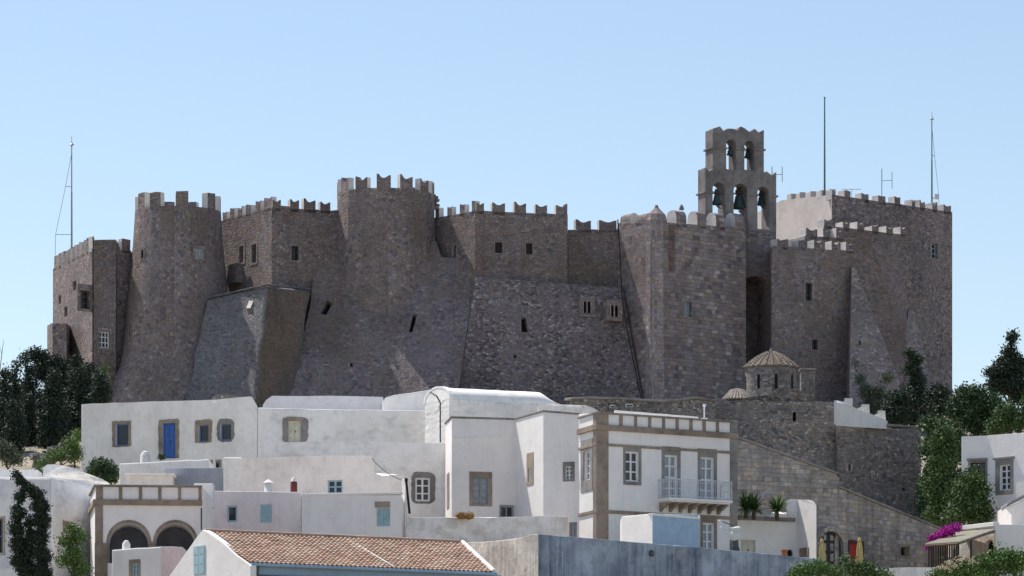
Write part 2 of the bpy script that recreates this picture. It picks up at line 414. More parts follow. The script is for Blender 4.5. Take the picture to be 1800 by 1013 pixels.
# ---------------------------------------------------------------- building kit
def subparts(fc, root, kind, poly, r, o):
    """fill an opening: o = options"""
    rec = o.get('rec', .22); fmt = o.get('fm', 'white_wood'); pm = o.get('pm', 'glass_dark')
    u0, z0, u1, z1 = r; W = u1-u0; H = z1-z0; b = o.get('bar', .065); cols = o.get('cols', 2); rows = o.get('rows', 3)
    mb = MB(); ins = [(a*(1-2*b/W)+ (u0+u1)/2*2*b/W, c_*(1-2*b/H)+(z0+z1)/2*2*b/H) for a, c_ in poly]
    slab(mb, fc, poly, [ins], -rec-.02, -rec+.07)
    if kind == 'shutter':
        win = mb.build('window_frame', fmt, root)
        for s_ in (0, 1):
            m2 = MB(); a = u0+b+(W-2*b)*s_/2+.008; c_ = u0+b+(W-2*b)*(s_+1)/2-.008
            fbox(m2, fc, a, z0+b, c_, z1-b, -rec, -rec+.03)
            for e in ((a, a+.05), (c_-.05, c_)): fbox(m2, fc, e[0], z0+b, e[1], z1-b, -rec+.03, -rec+.055)
            for zz in (z0+b, (z0+z1)/2-.03, z1-b-.06): fbox(m2, fc, a+.05, zz, c_-.05, zz+.06, -rec+.03, -rec+.05)
            k = int(H/.1)
            for i in range(k):
                zz = z0+b+.06+(H-2*b-.12)*i/k; fbox(m2, fc, a+.052, zz, c_-.052, zz+.03, -rec+.03, -rec+.042)
            m2.build('shutter', o.get('sm', fmt), win)
        return win
    if kind == 'door':
        for k in range(cols):
            a = u0+b+(W-2*b)*k/cols+.006; c_ = u0+b+(W-2*b)*(k+1)/cols-.006
            fbox(mb, fc, a, z0+.02, c_, z1-b if poly is None or len(poly) == 4 else z1-W/2-b, -rec-.0, -rec+.035)
            for q in range(rows):
                e0 = z0+b+(H-2*b)*q/rows+.06; e1 = z0+b+(H-2*b)*(q+1)/rows-.06
                if len(poly) == 4: fbox(mb, fc, a+.07, e0, c_-.07, e1, -rec+.034, -rec+.05)
        d = mb.build('door', fmt, root, bevel=.006)
        if len(poly) > 4 or o.get('back'):
            m3 = MB(); slab(m3, fc, poly, [], -rec-.05, -rec-.01, osides=False); m3.build('door_panel', o.get('sm', fmt), d)
        m4 = MB(); fbox(m4, fc, (u0+u1)/2+.03, z0+H*.45, (u0+u1)/2+.07, z0+H*.45+.12, -rec+.05, -rec+.09); m4.build('handle', 'iron', d)
        return d
    if kind == 'hole':
        m3 = MB(); slab(m3, fc, poly, [], -rec-.05, -rec, osides=False); return m3.build('opening', o.get('om', 'dark_inside'), root)
    th = o.get('mull', .045)
    for k in range(1, cols):
        u = u0+W*k/cols; tt = th*1.5 if cols % 2 == 0 and k == cols//2 else th
        fbox(mb, fc, u-tt/2, z0+b*.5, u+tt/2, z1-b*.5, -rec, -rec+.055)
    for k in range(1, rows):
        z = z0+H*k/rows; fbox(mb, fc, u0+b*.5, z-th/2, u1-b*.5, z+th/2, -rec, -rec+.05)
    if kind == 'bars':
        win = mb.build('window', fmt, root)
    else: win = mb.build('window', fmt, root)
    m3 = MB(); slab(m3, fc, poly, [], -rec-.03, -rec+.004, osides=False); m3.build('pane', pm, win)
    return win
def surround(fc, root, r, poly, s, name='stone_surround'):
    l, t_, rr, b, mt = s[:5]; k = r['k']
    u0, z0, u1, z1 = r['r']
    out = (u0-l*k, z0-b*k, u1+rr*k, z1+t_*k)
    style = s[5] if len(s) > 5 else None
    mb = MB()
    if style == 'arch': op = archp(out, 12)
    elif style: op = blobp(out, .03, style)
    else: op = rectp(out)
    bot = b < .5
    if bot and not style: slab(mb, fc, [(out[0], z0), (u0, z0)] + [p for p in poly[::-1] if False] + [(u0, z0), (u0, z1), (u1, z1), (u1, z0), (out[2], z0), (out[2], out[3]), (out[0], out[3])] if False else op, [poly] if not bot else [[(a, max(c_, z0+.002)) for a, c_ in poly]], -.03, .035)
    else: slab(mb, fc, op, [poly], -.03, .035)
    return mb.build(name, mt, root, bevel=.012)
class House:
    def __init__(s, name, label, cat, chain, tops, depth=6, mats='whitewash', facemat=None, root=None, bname='wall', jag=.03, bevel=.05, extra=None, zb=None, back=None, rec=.22, group=None, blabel=None):
        s.pts = [Vector((X(px, D), D)) for px, D in chain]; s.tz = [Z(py, D) for py, (px, D) in zip(tops, chain)]
        s.f = [Fc(s.pts[i], s.pts[i+1]) for i in range(len(s.pts)-1)]
        c = sum(s.pts, Vector((0, 0)))/len(s.pts)
        s.zb = zb if zb is not None else min(ground(p.x, p.y) for p in s.pts)-1.5
        s.root = root or empty(name, (c.x, c.y, s.zb), label, cat, group)
        s.mats = mats if isinstance(mats, list) else [mats]; s.fm = facemat or [0]*len(s.f)
        s.depth = depth; s.bname = bname; s.jag = jag; s.bevel = bevel; s.extra = extra or {}; s.holes = [[] for _ in s.f]; s.todo = []
        s.back = back; s.rec = rec; s.blabel = blabel
    def open(s, fi, x0, y0, x1, y1, kind='window', sur=None, arch=False, **o):
        fc = s.f[fi]; r = fc.rect(x0, y0, x1, y1); k = (r[2]-r[0])/(x1-x0)
        if arch: poly = archp(r, 10, o.get('rise'))
        else: poly = rectp(r)
        o.setdefault('rec', s.rec)
        s.holes[fi].append((poly, o['rec']))
        s.todo.append((fc, kind, poly, r, k, sur, o)); return r
    def build(s):
        mb = MB(); capf = []
        for i, fc in enumerate(s.f):
            L = fc.L; za, zc = s.tz[i], s.tz[i+1]
            top = [(0, za)] + [fc.hit(px, py) for px, py in s.extra.get(i, [])] + [(L, zc)]
            if s.jag:
                nt = [top[0]]
                for a, b in zip(top, top[1:]):
                    n = max(1, int((b[0]-a[0])/.6))
                    for q in range(1, n): nt.append((a[0]+(b[0]-a[0])*q/n, a[1]+(b[1]-a[1])*q/n+random.uniform(-s.jag, s.jag)))
                    nt.append(b)
                top = nt
            outer = [(0, s.zb), (L, s.zb)] + top[::-1]
            slab(mb, fc, outer, [h for h, _ in s.holes[i]], 0, 0, m=s.fm[i], osides=False, hsides=False)
            for h, rec in s.holes[i]:
                for q in range(len(h)):
                    (a, b), (c_, d) = h[q], h[(q+1) % len(h)]
                    mb.face((fc.p(a, b), fc.p(c_, d), fc.p(c_, d, -rec), fc.p(a, b, -rec)), m=s.fm[i])
            pts = [fc.p(a, b) for a, b in top]
            capf += pts if not capf else pts[1:]
        if s.back: bv0 = bv1 = Vector((s.back[0], s.back[1], 0))
        else:
            bv0 = bv1 = Vector((0, s.depth, 0))
        A, B = capf[0], capf[-1]; A2, B2 = A+bv0, B+bv1
        zb = s.zb; dn = lambda p: Vector((p.x, p.y, zb))
        mb.face((dn(B), dn(B2), B2, B)); mb.face((dn(B2), dn(A2), A2, B2)); mb.face((dn(A2), dn(A), A, A2))
        cp = capf + [B2, A2]
        for t_ in tessellate_polygon([cp]): mb.face([cp[q] for q in t_])
        s.body = mb.build(s.bname, s.mats, s.root, bevel=s.bevel)
        if s.blabel: s.body['label'] = s.blabel
        for fc, kind, poly, r, k, sur, o in s.todo:
            w_ = subparts(fc, s.root, kind, poly, r, o)
            if o.get('label'): w_['label'] = o['label']
            if sur: surround(fc, s.root, {'r': r, 'k': k}, poly, sur)
        return s
    def band(s, fi, name, x0, x1, y0, y1, n=.05, mat='quoin_stone', ref=None, n0=-.03, bevel=.012):
        fc = s.f[fi]; u0 = fc.hit(x0, y0)[0]; u1 = fc.hit(x1, y0)[0]; rf = ref if ref is not None else (x0+x1)/2
        zt = fc.hit(rf, y0)[1]; z_b = fc.hit(rf, y1)[1]
        mb = MB(); fbox(mb, fc, u0, z_b, u1, zt, n0, n); return mb.build(name, mat, s.root, bevel=bevel)
def merlon(parent, fc, u0, u1, z, h, th, style, mats=('rubble_brown', 'merlon_white'), n1=0.0, z2=None):
    mb = MB(); W = u1-u0; j = lambda a=.02: random.uniform(-a*2, a*2); z2 = z if z2 is None else z2; zb = min(z, z2)-.25
    if style == 'swallow':
        a, b, c_ = h+j(.05), h*.70+j(), h+j(.05)
        top = [(u0, z+a), (u0+W*.16, z+a*.97), (u0+W*.33, z+b*1.08), (u0+W*.5, z+b), (u0+W*.67, z+b*1.08), (u0+W*.85, z+c_*.97), (u1, z+c_)]
    elif style == 'spike':
        top = [(u0, z+h*.82), (u0+W*.25, z+h*.7), (u0+W*.5, z+h), (u0+W*.75, z+h*.68), (u1, z+h*.85)]
    else:
        top = [(u0+j(), z+h+j()), (u0+W*.5, z+h+j(.03)), (u1+j(), z+h+j())]
    if style == 'round':
        K = 8; pr = [(-th/2+th/2*math.cos(math.pi*i/K), z+h*.35+h*.65*math.sin(math.pi*i/K)**.8 if 0 < i < K else z+h*.35) for i in range(K+1)]
        ring = [(0, zb)] + pr + [(-th, zb)]
        L = [fc.p(u0, q, n+n1) for n, q in ring]; Rr = [fc.p(u1, q+j(.01), n+n1) for n, q in ring]
        mb.face(L, m=1); mb.face(Rr[::-1], m=1)
        for i in range(len(ring)-1): mb.face((L[i], L[i+1], Rr[i+1], Rr[i]), m=0)
    else:
        pl = [(u0, zb)] + top + [(u1, zb)]
        for t_ in cdt(pl, []):
            mb.face([fc.p(a, b, n1) for a, b in t_], m=0); mb.face([fc.p(a, b, n1-th) for a, b in t_], m=0)
        for i in range(len(pl)):
            (a, b), (c_, d) = pl[i], pl[(i+1) % len(pl)]
            mb.face((fc.p(a, b, n1), fc.p(c_, d, n1), fc.p(c_, d, n1-th), fc.p(a, b, n1-th)), m=1 if i in (0, len(pl)-2) else 0)
    return mb.build('merlon', list(mats), parent, bevel=.025)
def mrow(parent, fc, spans, ybase, hpx, style, th=.5, mats=('rubble_brown', 'merlon_white')):
    """spans in photo columns; ybase(px) gives the photo row of the wall top"""
    for x0, x1 in spans:
        c_ = (x0+x1)/2; u0, z = fc.hit(x0, ybase(c_)); u1 = fc.hit(x1, ybase(c_))[0]; z = fc.hit(c_, ybase(c_))[1]
        z2 = fc.hit(c_, ybase(c_)-hpx)[1]
        merlon(parent, fc, u0, u1, z, (z2-z)*random.uniform(.95, 1.05), th, style, mats)
def lin(x0, y0, x1, y1): return lambda x: y0+(y1-y0)*(x-x0)/(x1-x0)

# ================================================================ THE FORTIFIED MONASTERY
mon = empty('fortified_monastery', (0, 302, 31), 'huge dark grey stone fortress with battlements crowning the hill above the white houses', 'fortress')
ZB = 29.0
def tower(cx, cD, prof_px, mat, seg=56, rot=0):
    """battered round tower: prof_px = [(radius px, photo row)] bottom to top"""
    c = Vector((X(cx, cD), cD, 0)); k = cD/F
    pr = [(r*k, Z(y, cD)) for r, y in prof_px]
    mb = MB(); mb.lathe(c, pr, seg, a0=rot, a1=rot+2*math.pi); return mb.build('round_tower', mat, mon, smooth=seg > 20), c, pr
def ringmerlons(parent, c, r, z, h, degs, wdeg, style, th=.5, mats=('rubble_round', 'merlon_white')):
    for a in degs:
        a0, a1 = R(a-wdeg/2), R(a+wdeg/2)
        A = c+Vector((r*math.sin(a0), -r*math.cos(a0), 0)); B = c+Vector((r*math.sin(a1), -r*math.cos(a1), 0))
        fc = Fc((A.x, A.y), (B.x, B.y)); merlon(parent, fc, 0, fc.L, z, h*random.uniform(.93, 1.07), th, style, mats)
def tower_window(c, pr, px, py, w_, h_, kind='window', **o):
    """window let into a round tower on a flat frame"""
    d = Vector(((px-900)/F, 1)); z = (HY-py)/F*(c.y-3.5)
    for i in range(len(pr)-1):
        if pr[i][1] <= z <= pr[i+1][1]:
            k = (z-pr[i][1])/(pr[i+1][1]-pr[i][1]); r = pr[i][0]+(pr[i+1][0]-pr[i][0])*k
    C2 = Vector((c.x, c.y)); a_ = d.dot(d); b_ = -2*d.dot(C2); q_ = C2.dot(C2)-r*r
    t_ = (-b_-math.sqrt(b_*b_-4*a_*q_))/(2*a_); p = d*t_; n = (p-C2).normalized(); U = Vector((-n.y, n.x))
    k = c.y/F; wm, hm = w_*k, h_*k; A = p-U*wm/2+n*(.04)-U*0; B = p+U*wm/2+n*.04
    fc = Fc(A, B); zc = (HY-py)/F*t_; r_ = (0, zc-hm/2, fc.L, zc+hm/2); poly = rectp(r_)
    o.setdefault('rec', .03)
    if kind == 'hole':
        mb = MB(); slab(mb, fc, [(r_[0]-.12, r_[1]-.12), (r_[2]+.12, r_[1]-.12), (r_[2]+.12, r_[3]+.12), (r_[0]-.12, r_[3]+.12)], [poly], -.4, .02); mb.build('stone_surround', o.get('smat', 'ashlar'), mon)
        mb = MB(); slab(mb, fc, poly, [], -.3, -.015, osides=False); mb.build('opening', 'dark_inside', mon)
    else:
        w1 = subparts(fc, mon, kind, poly, r_, o)
        surround(fc, mon, {'r': r_, 'k': k}, poly, (5, 6, 5, 3, o.get('smat', 'ashlar')))
# --- far left block
h = House(None, None, None, [(93, 313), (162, 300.5), (230, 303)], [472, 437, 440], 9, 'rubble_far', root=mon, bname='left_block', zb=ZB, jag=.05, rec=.3)
h.open(1, 141, 511, 158, 543, 'window', cols=2, rows=3, fm='brown_wood', sur=(5, 9, 6, 4, 'ashlar'))
h.open(0, 128, 495, 134, 510, 'hole'); h.open(0, 113, 540, 118, 556, 'hole'); h.open(0, 103, 520, 107, 534, 'hole')
h.build()
fc = h.f[0]
for k in range(8):
    u = fc.L*(.03+k*.118); z = h.tz[0]+(h.tz[1]-h.tz[0])*(u/fc.L)
    merlon(h.body, fc, u, u+.85, z-.05, 1.0, .45, 'swallow', ('rubble_far', 'merlon_white'))
mrow(h.body, h.f[1], [(163, 166), (214, 229)], lin(162, 437, 230, 440), 20, 'flat', .5, ('rubble_far', 'merlon_white'))
h2 = House(None, None, None, [(165, 300.1), (204, 301.3)], [422, 421], 1.6, 'rubble_brown', root=mon, bname='corner_pier', zb=ZB, jag=.04)
h2.open(0, 175, 583, 193, 612, 'window', cols=3, rows=3, bar=.09, mull=.07, fm='white_wood', sur=(4, 5, 4, 3, 'ashlar'))
h2.build()
h2 = House(None, None, None, [(83, 307), (92, 304), (117, 303.6), (125, 308)], [572, 568, 568, 575], 6, 'rubble_far', root=mon, bname='side_bay', zb=ZB, jag=.04); h2.build()
mb = MB()
q = [P(197, 505, 301.3), P(199, 560, 301.2), P(202, 600, 301.2), P(200, 615, 301.2)]
for a, b in zip(q, q[1:]): mb.tube(a, b, .035)
mb.build('drain_pipe', 'cable_pale', mon)
# --- tower one (left, round)
T1, c1, p1 = tower(313, 303.2, [(130, 740), (124, 700), (115, 668), (104, 645), (98, 615), (92, 560), (86, 500), (79, 430), (75.5, 374)], 'rubble_round')
ringmerlons(T1, c1, p1[-1][0], p1[-1][1], 1.15, [-54, -27, 10, 56, 92, 128, 164, 200, 236, 272], 17, 'flat', .55)
tower_window(c1, p1, 349, 447, 13, 17, 'window', cols=2, rows=2, fm='galvanised', pm='glass_curtain')
tower_window(c1, p1, 251, 447, 6, 14, 'hole')
tower_window(c1, p1, 229, 588, 5, 9, 'hole', smat='rubble_round')
# --- tower two (polygonal) on its buttress
h = House(None, None, None, [(386, 306.6), (478, 300), (606, 302.6)], [388, 364, 371], 8, ['rubble_brown'], root=mon, bname='angled_tower', zb=ZB, jag=.05, rec=.35)
h.open(1, 512, 433, 525, 458, 'window', cols=2, rows=1, fm='dark_wood', sur=(3, 4, 5, 3, 'ashlar'))
h.open(0, 421, 433, 428, 462, 'hole', sur=(4, 5, 3, 2, 'ashlar'))
h.open(0, 443, 430, 451, 462, 'shutter', fm='brown_wood', sur=(3, 2, 2, 2, 'ashlar'))
h.open(0, 386.5, 451, 391, 475, 'hole', sur=(2, 3, 2, 2, 'ashlar'))
h.build()
mrow(h.body, h.f[0], [(391, 398), (404, 412), (418, 426), (432, 441), (449, 458)], lin(386, 388, 478, 364), 15, 'swallow', .45)
mrow(h.body, h.f[0], [(464, 477.5)], lin(386, 388, 478, 364), 18, 'swallow', .45)
mrow(h.body, h.f[1], [(479, 494), (510, 526), (534, 555), (563, 581)], lin(478, 366, 590, 371), 17, 'swallow', .5)
mb = MB(); fcc = h.f[1]; fbox(mb, fcc, fcc.hit(494, 366)[0]-.02, fcc.hit(500, 366)[1], fcc.hit(510, 366)[0]+.02, fcc.hit(500, 362)[1], -.3, -.05); mb.build('lintel', 'ashlar', mon)
# small corbelled box on the left face
fcc = h.f[0]; r = fcc.rect(400, 466, 426, 500)
mb = MB(); fbox(mb, fcc, *[r[0], r[1], r[2], r[3]], -.1, .5); mb.build('corbelled_box', 'ashlar', mon, bevel=.04)
def solid(pts, back, name, mat, parent=mon, label=None, fronts=1, mats=None):
    """pts: front polygon points [(px,py,D)], quads given in groups of 4; extruded backwards by `back`"""
    mb = MB()
    for gi in range(len(pts)//4):
        q = [P(*p) for p in pts[gi*4:gi*4+4]]; b = [Vector(p)+Vector(back) for p in q]
        mb.face(q, m=gi if mats else 0)
        for i in range(4):
            j = (i+1) % 4
            mb.face((q[i], q[j], b[j], b[i]), m=gi if mats else 0)
        mb.face(b[::-1], m=gi if mats else 0)
    o = mb.build(name, mats or mat, parent, merge=False)
    if label: o['label'] = label
    return o
# buttress: smooth grey left face, stained right face
rowsN = 9; cols3 = []
for (tp, bt) in (((364, 526, 299.6), (314, 745, 297.2)), ((416, 514.5, 298.2), (380, 745, 295.3)), ((469, 503, 297.0), (446, 745, 293.6)), ((507, 507, 298.0), (476, 745, 294.7)), ((545, 511, 299.5), (505, 745, 295.7))):
    a_, b_ = P(*tp), P(*bt); cols3.append([a_.lerp(b_, k_/rowsN)+(Vector((random.uniform(-.12, .12), random.uniform(-.14, .14), 0)) if 0 < k_ else Vector((0, 0, 0))) for k_ in range(rowsN+1)])
mb = MB()
for c_ in range(4):
    for k_ in range(rowsN):
        q = [cols3[c_][k_+1], cols3[c_+1][k_+1], cols3[c_+1][k_], cols3[c_][k_]]
        w0 = c_*2.4
        mb.face(q, [((p-cols3[0][0]).x+(p.y if c_ > 1 else 0)*1.0, p.z) for p in q], m=0 if c_ < 2 else 1)
bk = Vector((0, 8, 0))
for col_ in (cols3[0], cols3[4]):
    mb.face(col_+[p+bk for p in col_[::-1]])
mb.face([c_[0] for c_ in cols3]+[c_[0]+bk for c_ in cols3[::-1]])
bo_ = mb.build('buttress', ['buttress_render', 'buttress_stain'], mon, bevel=.22, seg=3, smooth=True)
bo_['label'] = 'grey rendered buttress with brown stained right side'
mb = MB()
for a, b in ((P(364, 525, 299.5), P(469, 502, 296.9)), (P(469, 502, 296.9), P(546, 510, 300.5))):
    n = Vector((0, .4, 0)); up = Vector((0, 0, .12)); f_ = Vector((0, -.05, 0)); 
    mb.hexa([a+f_, b+f_, b+n, a+n, a+f_+up, b+f_+up, b+n+up, a+n+up])
mb.build('ledge', 'buttress_render', mon, bevel=.04)
pq = Fc(P(365, 526, 306.2), P(469, 503, 299.2))
mb = MB(); c_ = [P(433, 542, 297.2), P(440, 542, 297.0), P(446, 528, 297.3), P(438, 528, 297.5)]
mb.hexa([c_[0], c_[1], c_[1]+Vector((0, .8, 0)), c_[0]+Vector((0, .8, 0)), c_[3], c_[2], c_[2]+Vector((0, .8, 0)), c_[3]+Vector((0, .8, 0))]); mb.build('marble_plaque', 'merlon_white', mon)
# --- tower three (big round keep)
T3, c3, p3 = tower(678, 303.6, [(104, 745), (98, 600), (92, 520), (89, 470), (87.5, 420), (86.5, 344)], 'rubble_round', seg=14, rot=.08)
ringmerlons(T3, c3, p3[-1][0]*.99, p3[-1][1], .98, [-0.6+27.7*k for k in range(13)], 16.5, 'swallow', .5)
# bits of broken masonry at the tower's right shoulder
mb = MB()
for k in range(9):
    mb.box(P(764+random.uniform(-4, 5), 366-k*2.6, 303.5), (random.uniform(.3, .6), .6, .2), rz=random.uniform(-.5, .5))
mb.build('broken_masonry', 'rubble_pale', mon, bevel=.04)
# --- curtain wall one
h = House(None, None, None, [(762, 304), (836, 300), (998, 302.1)], [383, 370, 377], 7, ['rubble_brown'], root=mon, bname='curtain_wall', zb=ZB, jag=.03, rec=.3)
h.open(1, 870, 426, 883, 445, 'shutter', fm='dark_wood', sur=(2, 2, 3, 2, 'ashlar'))
h.open(1, 924.5, 428, 936, 447, 'shutter', fm='dark_wood', sur=(2, 2, 3, 6, 'ashlar'))
h.open(0, 797, 431, 802, 452, 'hole', sur=(3, 2, 1, 1, 'ashlar'))
h.build()
mrow(h.body, h.f[0], [(765, 772), (786, 794), (808, 817)], lin(762, 383, 836, 370), 15, 'swallow', .45)
mrow(h.body, h.f[0], [(829, 835.6)], lin(762, 383, 836, 370), 17, 'swallow', .45)
mrow(h.body, h.f[1], [(837, 851), (865, 888), (904, 925), (941, 962), (977, 997.5)], lin(836, 371, 998, 377), 17, 'swallow', .5)
h = House(None, None, None, [(998.2, 302.3), (1092, 303.6)], [404, 403], 7, ['rubble_brown'], root=mon, bname='curtain_wall', zb=ZB, jag=.03)
h.build()
mrow(h.body, h.f[0], [(1012, 1039), (1053, 1084)], lin(998, 404, 1092, 403), 18, 'swallow', .5)
# --- sloping skirt of pale rubble under the curtain wall
tq = [P(836, 487, 299.8), P(1094, 506, 303.2), P(1137, 745, 299.6), P(797, 745, 296.0)]
V_ = ((tq[0]+tq[1])/2-(tq[2]+tq[3])/2); U_ = (tq[1]-tq[0]); nrm = U_.cross(V_).normalized()
fq = Fc(tq[0], tq[0]+Vector((U_.x, U_.y, 0)), None)
def skirt(q, name, mat, holes=(), back=(0, 5, 0), outline=None):
    """planar-ish battered face with openings; q = tl, tr, br, bl"""
    O = q[3]; U = (q[2]-q[3]); U.z = 0; U.normalize(); V = (q[0]-q[3]); V = (V-U*V.dot(U)).normalized()
    fc = Fc(O, O+U, V); pl = []
    for p in (q if outline is None else [P(a, b, 300) for a, b in outline]):
        d = p/p.y; t_ = fc.N.dot(fc.O)/fc.N.dot(d); w_ = d*t_-fc.O; pl.append((w_.dot(fc.U), w_.dot(fc.V)))
    hs = [[fc.hit(*p) for p in hp] for hp in holes]
    mb = MB(); slab(mb, fc, pl, hs, 0, 0, osides=False, hsides=False)
    for hp in hs:
        for i in range(len(hp)):
            a, b = hp[i], hp[(i+1) % len(hp)]; mb.face((fc.p(*a), fc.p(*b), fc.p(*b, -.5), fc.p(*a, -.5)))
    P3 = [fc.p(*p) for p in pl]; bk = [p+Vector(back) for p in P3]
    for i in range(len(P3)): mb.face((P3[i], P3[(i+1) % len(P3)], bk[(i+1) % len(P3)], bk[i]))
    o = mb.build(name, mat, mon, merge=False)
    for hp in hs:
        m2 = MB(); slab(m2, fc, hp, [], -.6, -.48, osides=False); m2.build('opening', 'dark_inside', mon)
    return fc
fs = skirt(tq, 'sloping_base', 'rubble_pale', [[(917, 584), (929, 584), (924, 558), (916, 558)], [(903, 630), (908, 630), (908, 624), (903, 624)]])
skirt([P(600, 430, 302.7), P(836, 487, 299.7), P(797, 745, 294.6), P(503, 745, 295.2)], 'sloping_base', 'rubble_brown', [[(718, 584), (725, 584), (733, 553), (726, 553)], [(563, 551), (573, 554), (585, 533), (575, 528)], [(615, 645), (620, 645), (620, 638), (615, 638)]], (0, 7, 0),
      outline=[(552, 474), (575, 452), (600, 440), (720, 425), (766, 424), (776, 452), (812, 455), (836, 487), (821, 580), (797, 745), (499, 745), (520, 640), (545, 540)])
# paired arched lights in a pale panel set upright into the skirt
for x, y in ((1032, 541), (1080, 548)):
    fw = Fc((X(x-16, 300.6), 300.6), (X(x+16, 301.1), 301.1)); z0 = fw.hit(x, y+16)[1]; z1 = fw.hit(x, y-20)[1]
    r = (fw.hit(x-13, y)[0], z0, fw.hit(x+14, y)[0], z1); k = 300.8/F
    hs = [archp((fw.hit(x+dx, y)[0], fw.hit(x, y+9)[1], fw.hit(x+dx+5.5, y)[0], fw.hit(x, y-11)[1]), 6) for dx in (-6, 1.5)]
    mb = MB(); slab(mb, fw, rectp(r), hs, -2.4, 0); o = mb.build('window_panel', 'ashlar', mon, bevel=.03)
    mb = MB()
    for q in hs: slab(mb, fw, q, [], -.3, -.25, osides=False)
    mb.build('opening', 'dark_inside', o)
    mb = MB()
    for dx in (-7.4, -.7, 6.8): mb.tube(fw.p(fw.hit(x+dx, y)[0], z0+.28, .05), fw.p(fw.hit(x+dx, y)[0], z1-.35, .05), .05)
    mb.build('colonnette', 'ashlar_pale', o)
# --- bastion with corner turret
h = House(None, None, None, [(1086, 303.4), (1146, 299.5), (1166, 299.6), (1311, 305.2)], [392, 390, 391, 401], 6, ['ashlar', 'ashlar_pale'], facemat=[0, 1, 0], root=mon, bname='bastion', zb=ZB, jag=.02, rec=.25)
h.open(2, 1202, 530, 1216, 557, 'window', cols=3, rows=4, fm='galvanised', pm='glass_curtain', mull=.03, sur=(1, 1, 1, 1, 'ashlar_pale'))
h.open(1, 1153, 666, 1158, 672, 'hole')
h.build()
mrow(h.body, h.f[0], [(1090, 1108), (1116, 1135)], lin(1086, 392, 1146, 390), 15, 'round', .8, ('ashlar', 'merlon_white'))
mrow(h.body, h.f[2], [(1189, 1207), (1226, 1242), (1259, 1275), (1292, 1309)], lin(1166, 392, 1311, 401), 26, 'round', 1.15, ('ashlar', 'merlon_white'))
# corner turret, with quoins and a pointed cap
cT = Vector((X(1154, 300.3), 300.3, 0)); k = 300.3/F
mb = MB(); mb.lathe(cT, [(24*k, ZB), (20.5*k, Z(700, 300.3)), (19*k, Z(388, 300.3)), (16*k, Z(378, 300.3)), (4*k, Z(366, 300.3)), (2.5*k, Z(361, 300.3))], 10)
mb.build('corner_turret', 'ashlar_pale', mon)
cT2 = P(1198, 361, 301.5); mb = MB(); mb.lathe(cT2-Vector((0, 0, .35)), [(.2, 0), (.16, .2), (.05, .4)], 8); mb.build('finial', 'ashlar', mon)
fcc = h.f[2]; mb = MB(); fbox(mb, fcc, fcc.hit(1175, 430)[0], fcc.hit(1180, 478)[1], fcc.hit(1186, 430)[0], fcc.hit(1180, 396)[1], -.05, .012); mb.build('rust_stain_course', 'ashlar_rust', mon)
fcc = h.f[2]; mb = MB()
for k_ in range(26):
    z = ZB+3+k_*.5; w_ = .65 if k_ % 2 else .4
    if z < fcc.hit(1305, 402)[1]-.5: fbox(mb, fcc, fcc.L-w_, z, fcc.L+.015, z+.47, -.3, .015)
mb.build('quoins', 'ashlar_pale', mon, bevel=.02)
mb = MB()
q = [P(1086, 386, 299.4), P(1090, 450, 299.4), P(1093, 520, 299.0), P(1106, 600, 297.9), P(1119, 660, 297.3), P(1127, 700, 296.8)]
for a, b in zip(q, q[1:]): mb.tube(a, b, .05)
mb.build('cable', 'cable_black', mon)
# --- recess with tall arch, below the belfry
h = House(None, None, None, [(1298, 305.7), (1362, 306.75)], [404, 408], 7, ['rubble_brown'], root=mon, bname='arched_recess', zb=ZB, jag=.02)
r = h.open(0, 1303, 486, 1353, 720, 'hole', arch=True, rec=2.4, rise=.9, om='rubble_brown')
h.build()
# --- wall right of the recess
h = House(None, None, None, [(1356, 303.4), (1501, 307.4)], [432, 441], 6, ['rubble_brown', 'rubble_pale'], root=mon, bname='curtain_wall', zb=ZB, jag=.03, rec=.3)
h.open(0, 1416, 498, 1427, 529, 'window', cols=2, rows=3, fm='iron', sur=(4, 5, 5, 3, 'ashlar'))
h.open(0, 1427, 597, 1438, 615, 'window', cols=2, rows=2, fm='iron', mull=.03, sur=(2, 2, 2, 2, 'ashlar'))
h.build()
WM = ('rubble_far', 'merlon_white')
mrow(h.body, h.f[0], [(1366, 1386), (1403, 1416), (1431, 1448), (1462, 1478), (1487, 1500.5)], lin(1356, 433, 1501, 441), 14, 'swallow', .9, WM)
# terrace wall behind, stepping up
h = House(None, None, None, [(1372, 312), (1415, 309.5), (1505, 312)], [426, 414, 420], 5, ['tower_white', 'rubble_brown'], facemat=[0, 1], root=mon, bname='terrace_wall', zb=ZB, jag=.02); h.build()
mrow(h.body, h.f[1], [(1417, 1437), (1447, 1458), (1470, 1482)], lin(1415, 414, 1505, 420), 14, 'swallow', .9, WM)
h = House(None, None, None, [(1434, 315), (1448, 311.5), (1594, 317)], [400, 396, 413], 6, ['tower_white', 'rubble_brown'], facemat=[0, 1], root=mon, bname='terrace_wall', zb=ZB, jag=.02); h.build()
mrow(h.body, h.f[1], [(1449, 1463), (1482, 1493), (1507, 1519), (1533, 1545), (1558, 1570), (1583, 1593)], lin(1448, 396, 1594, 413), 11, 'swallow', .9, WM)
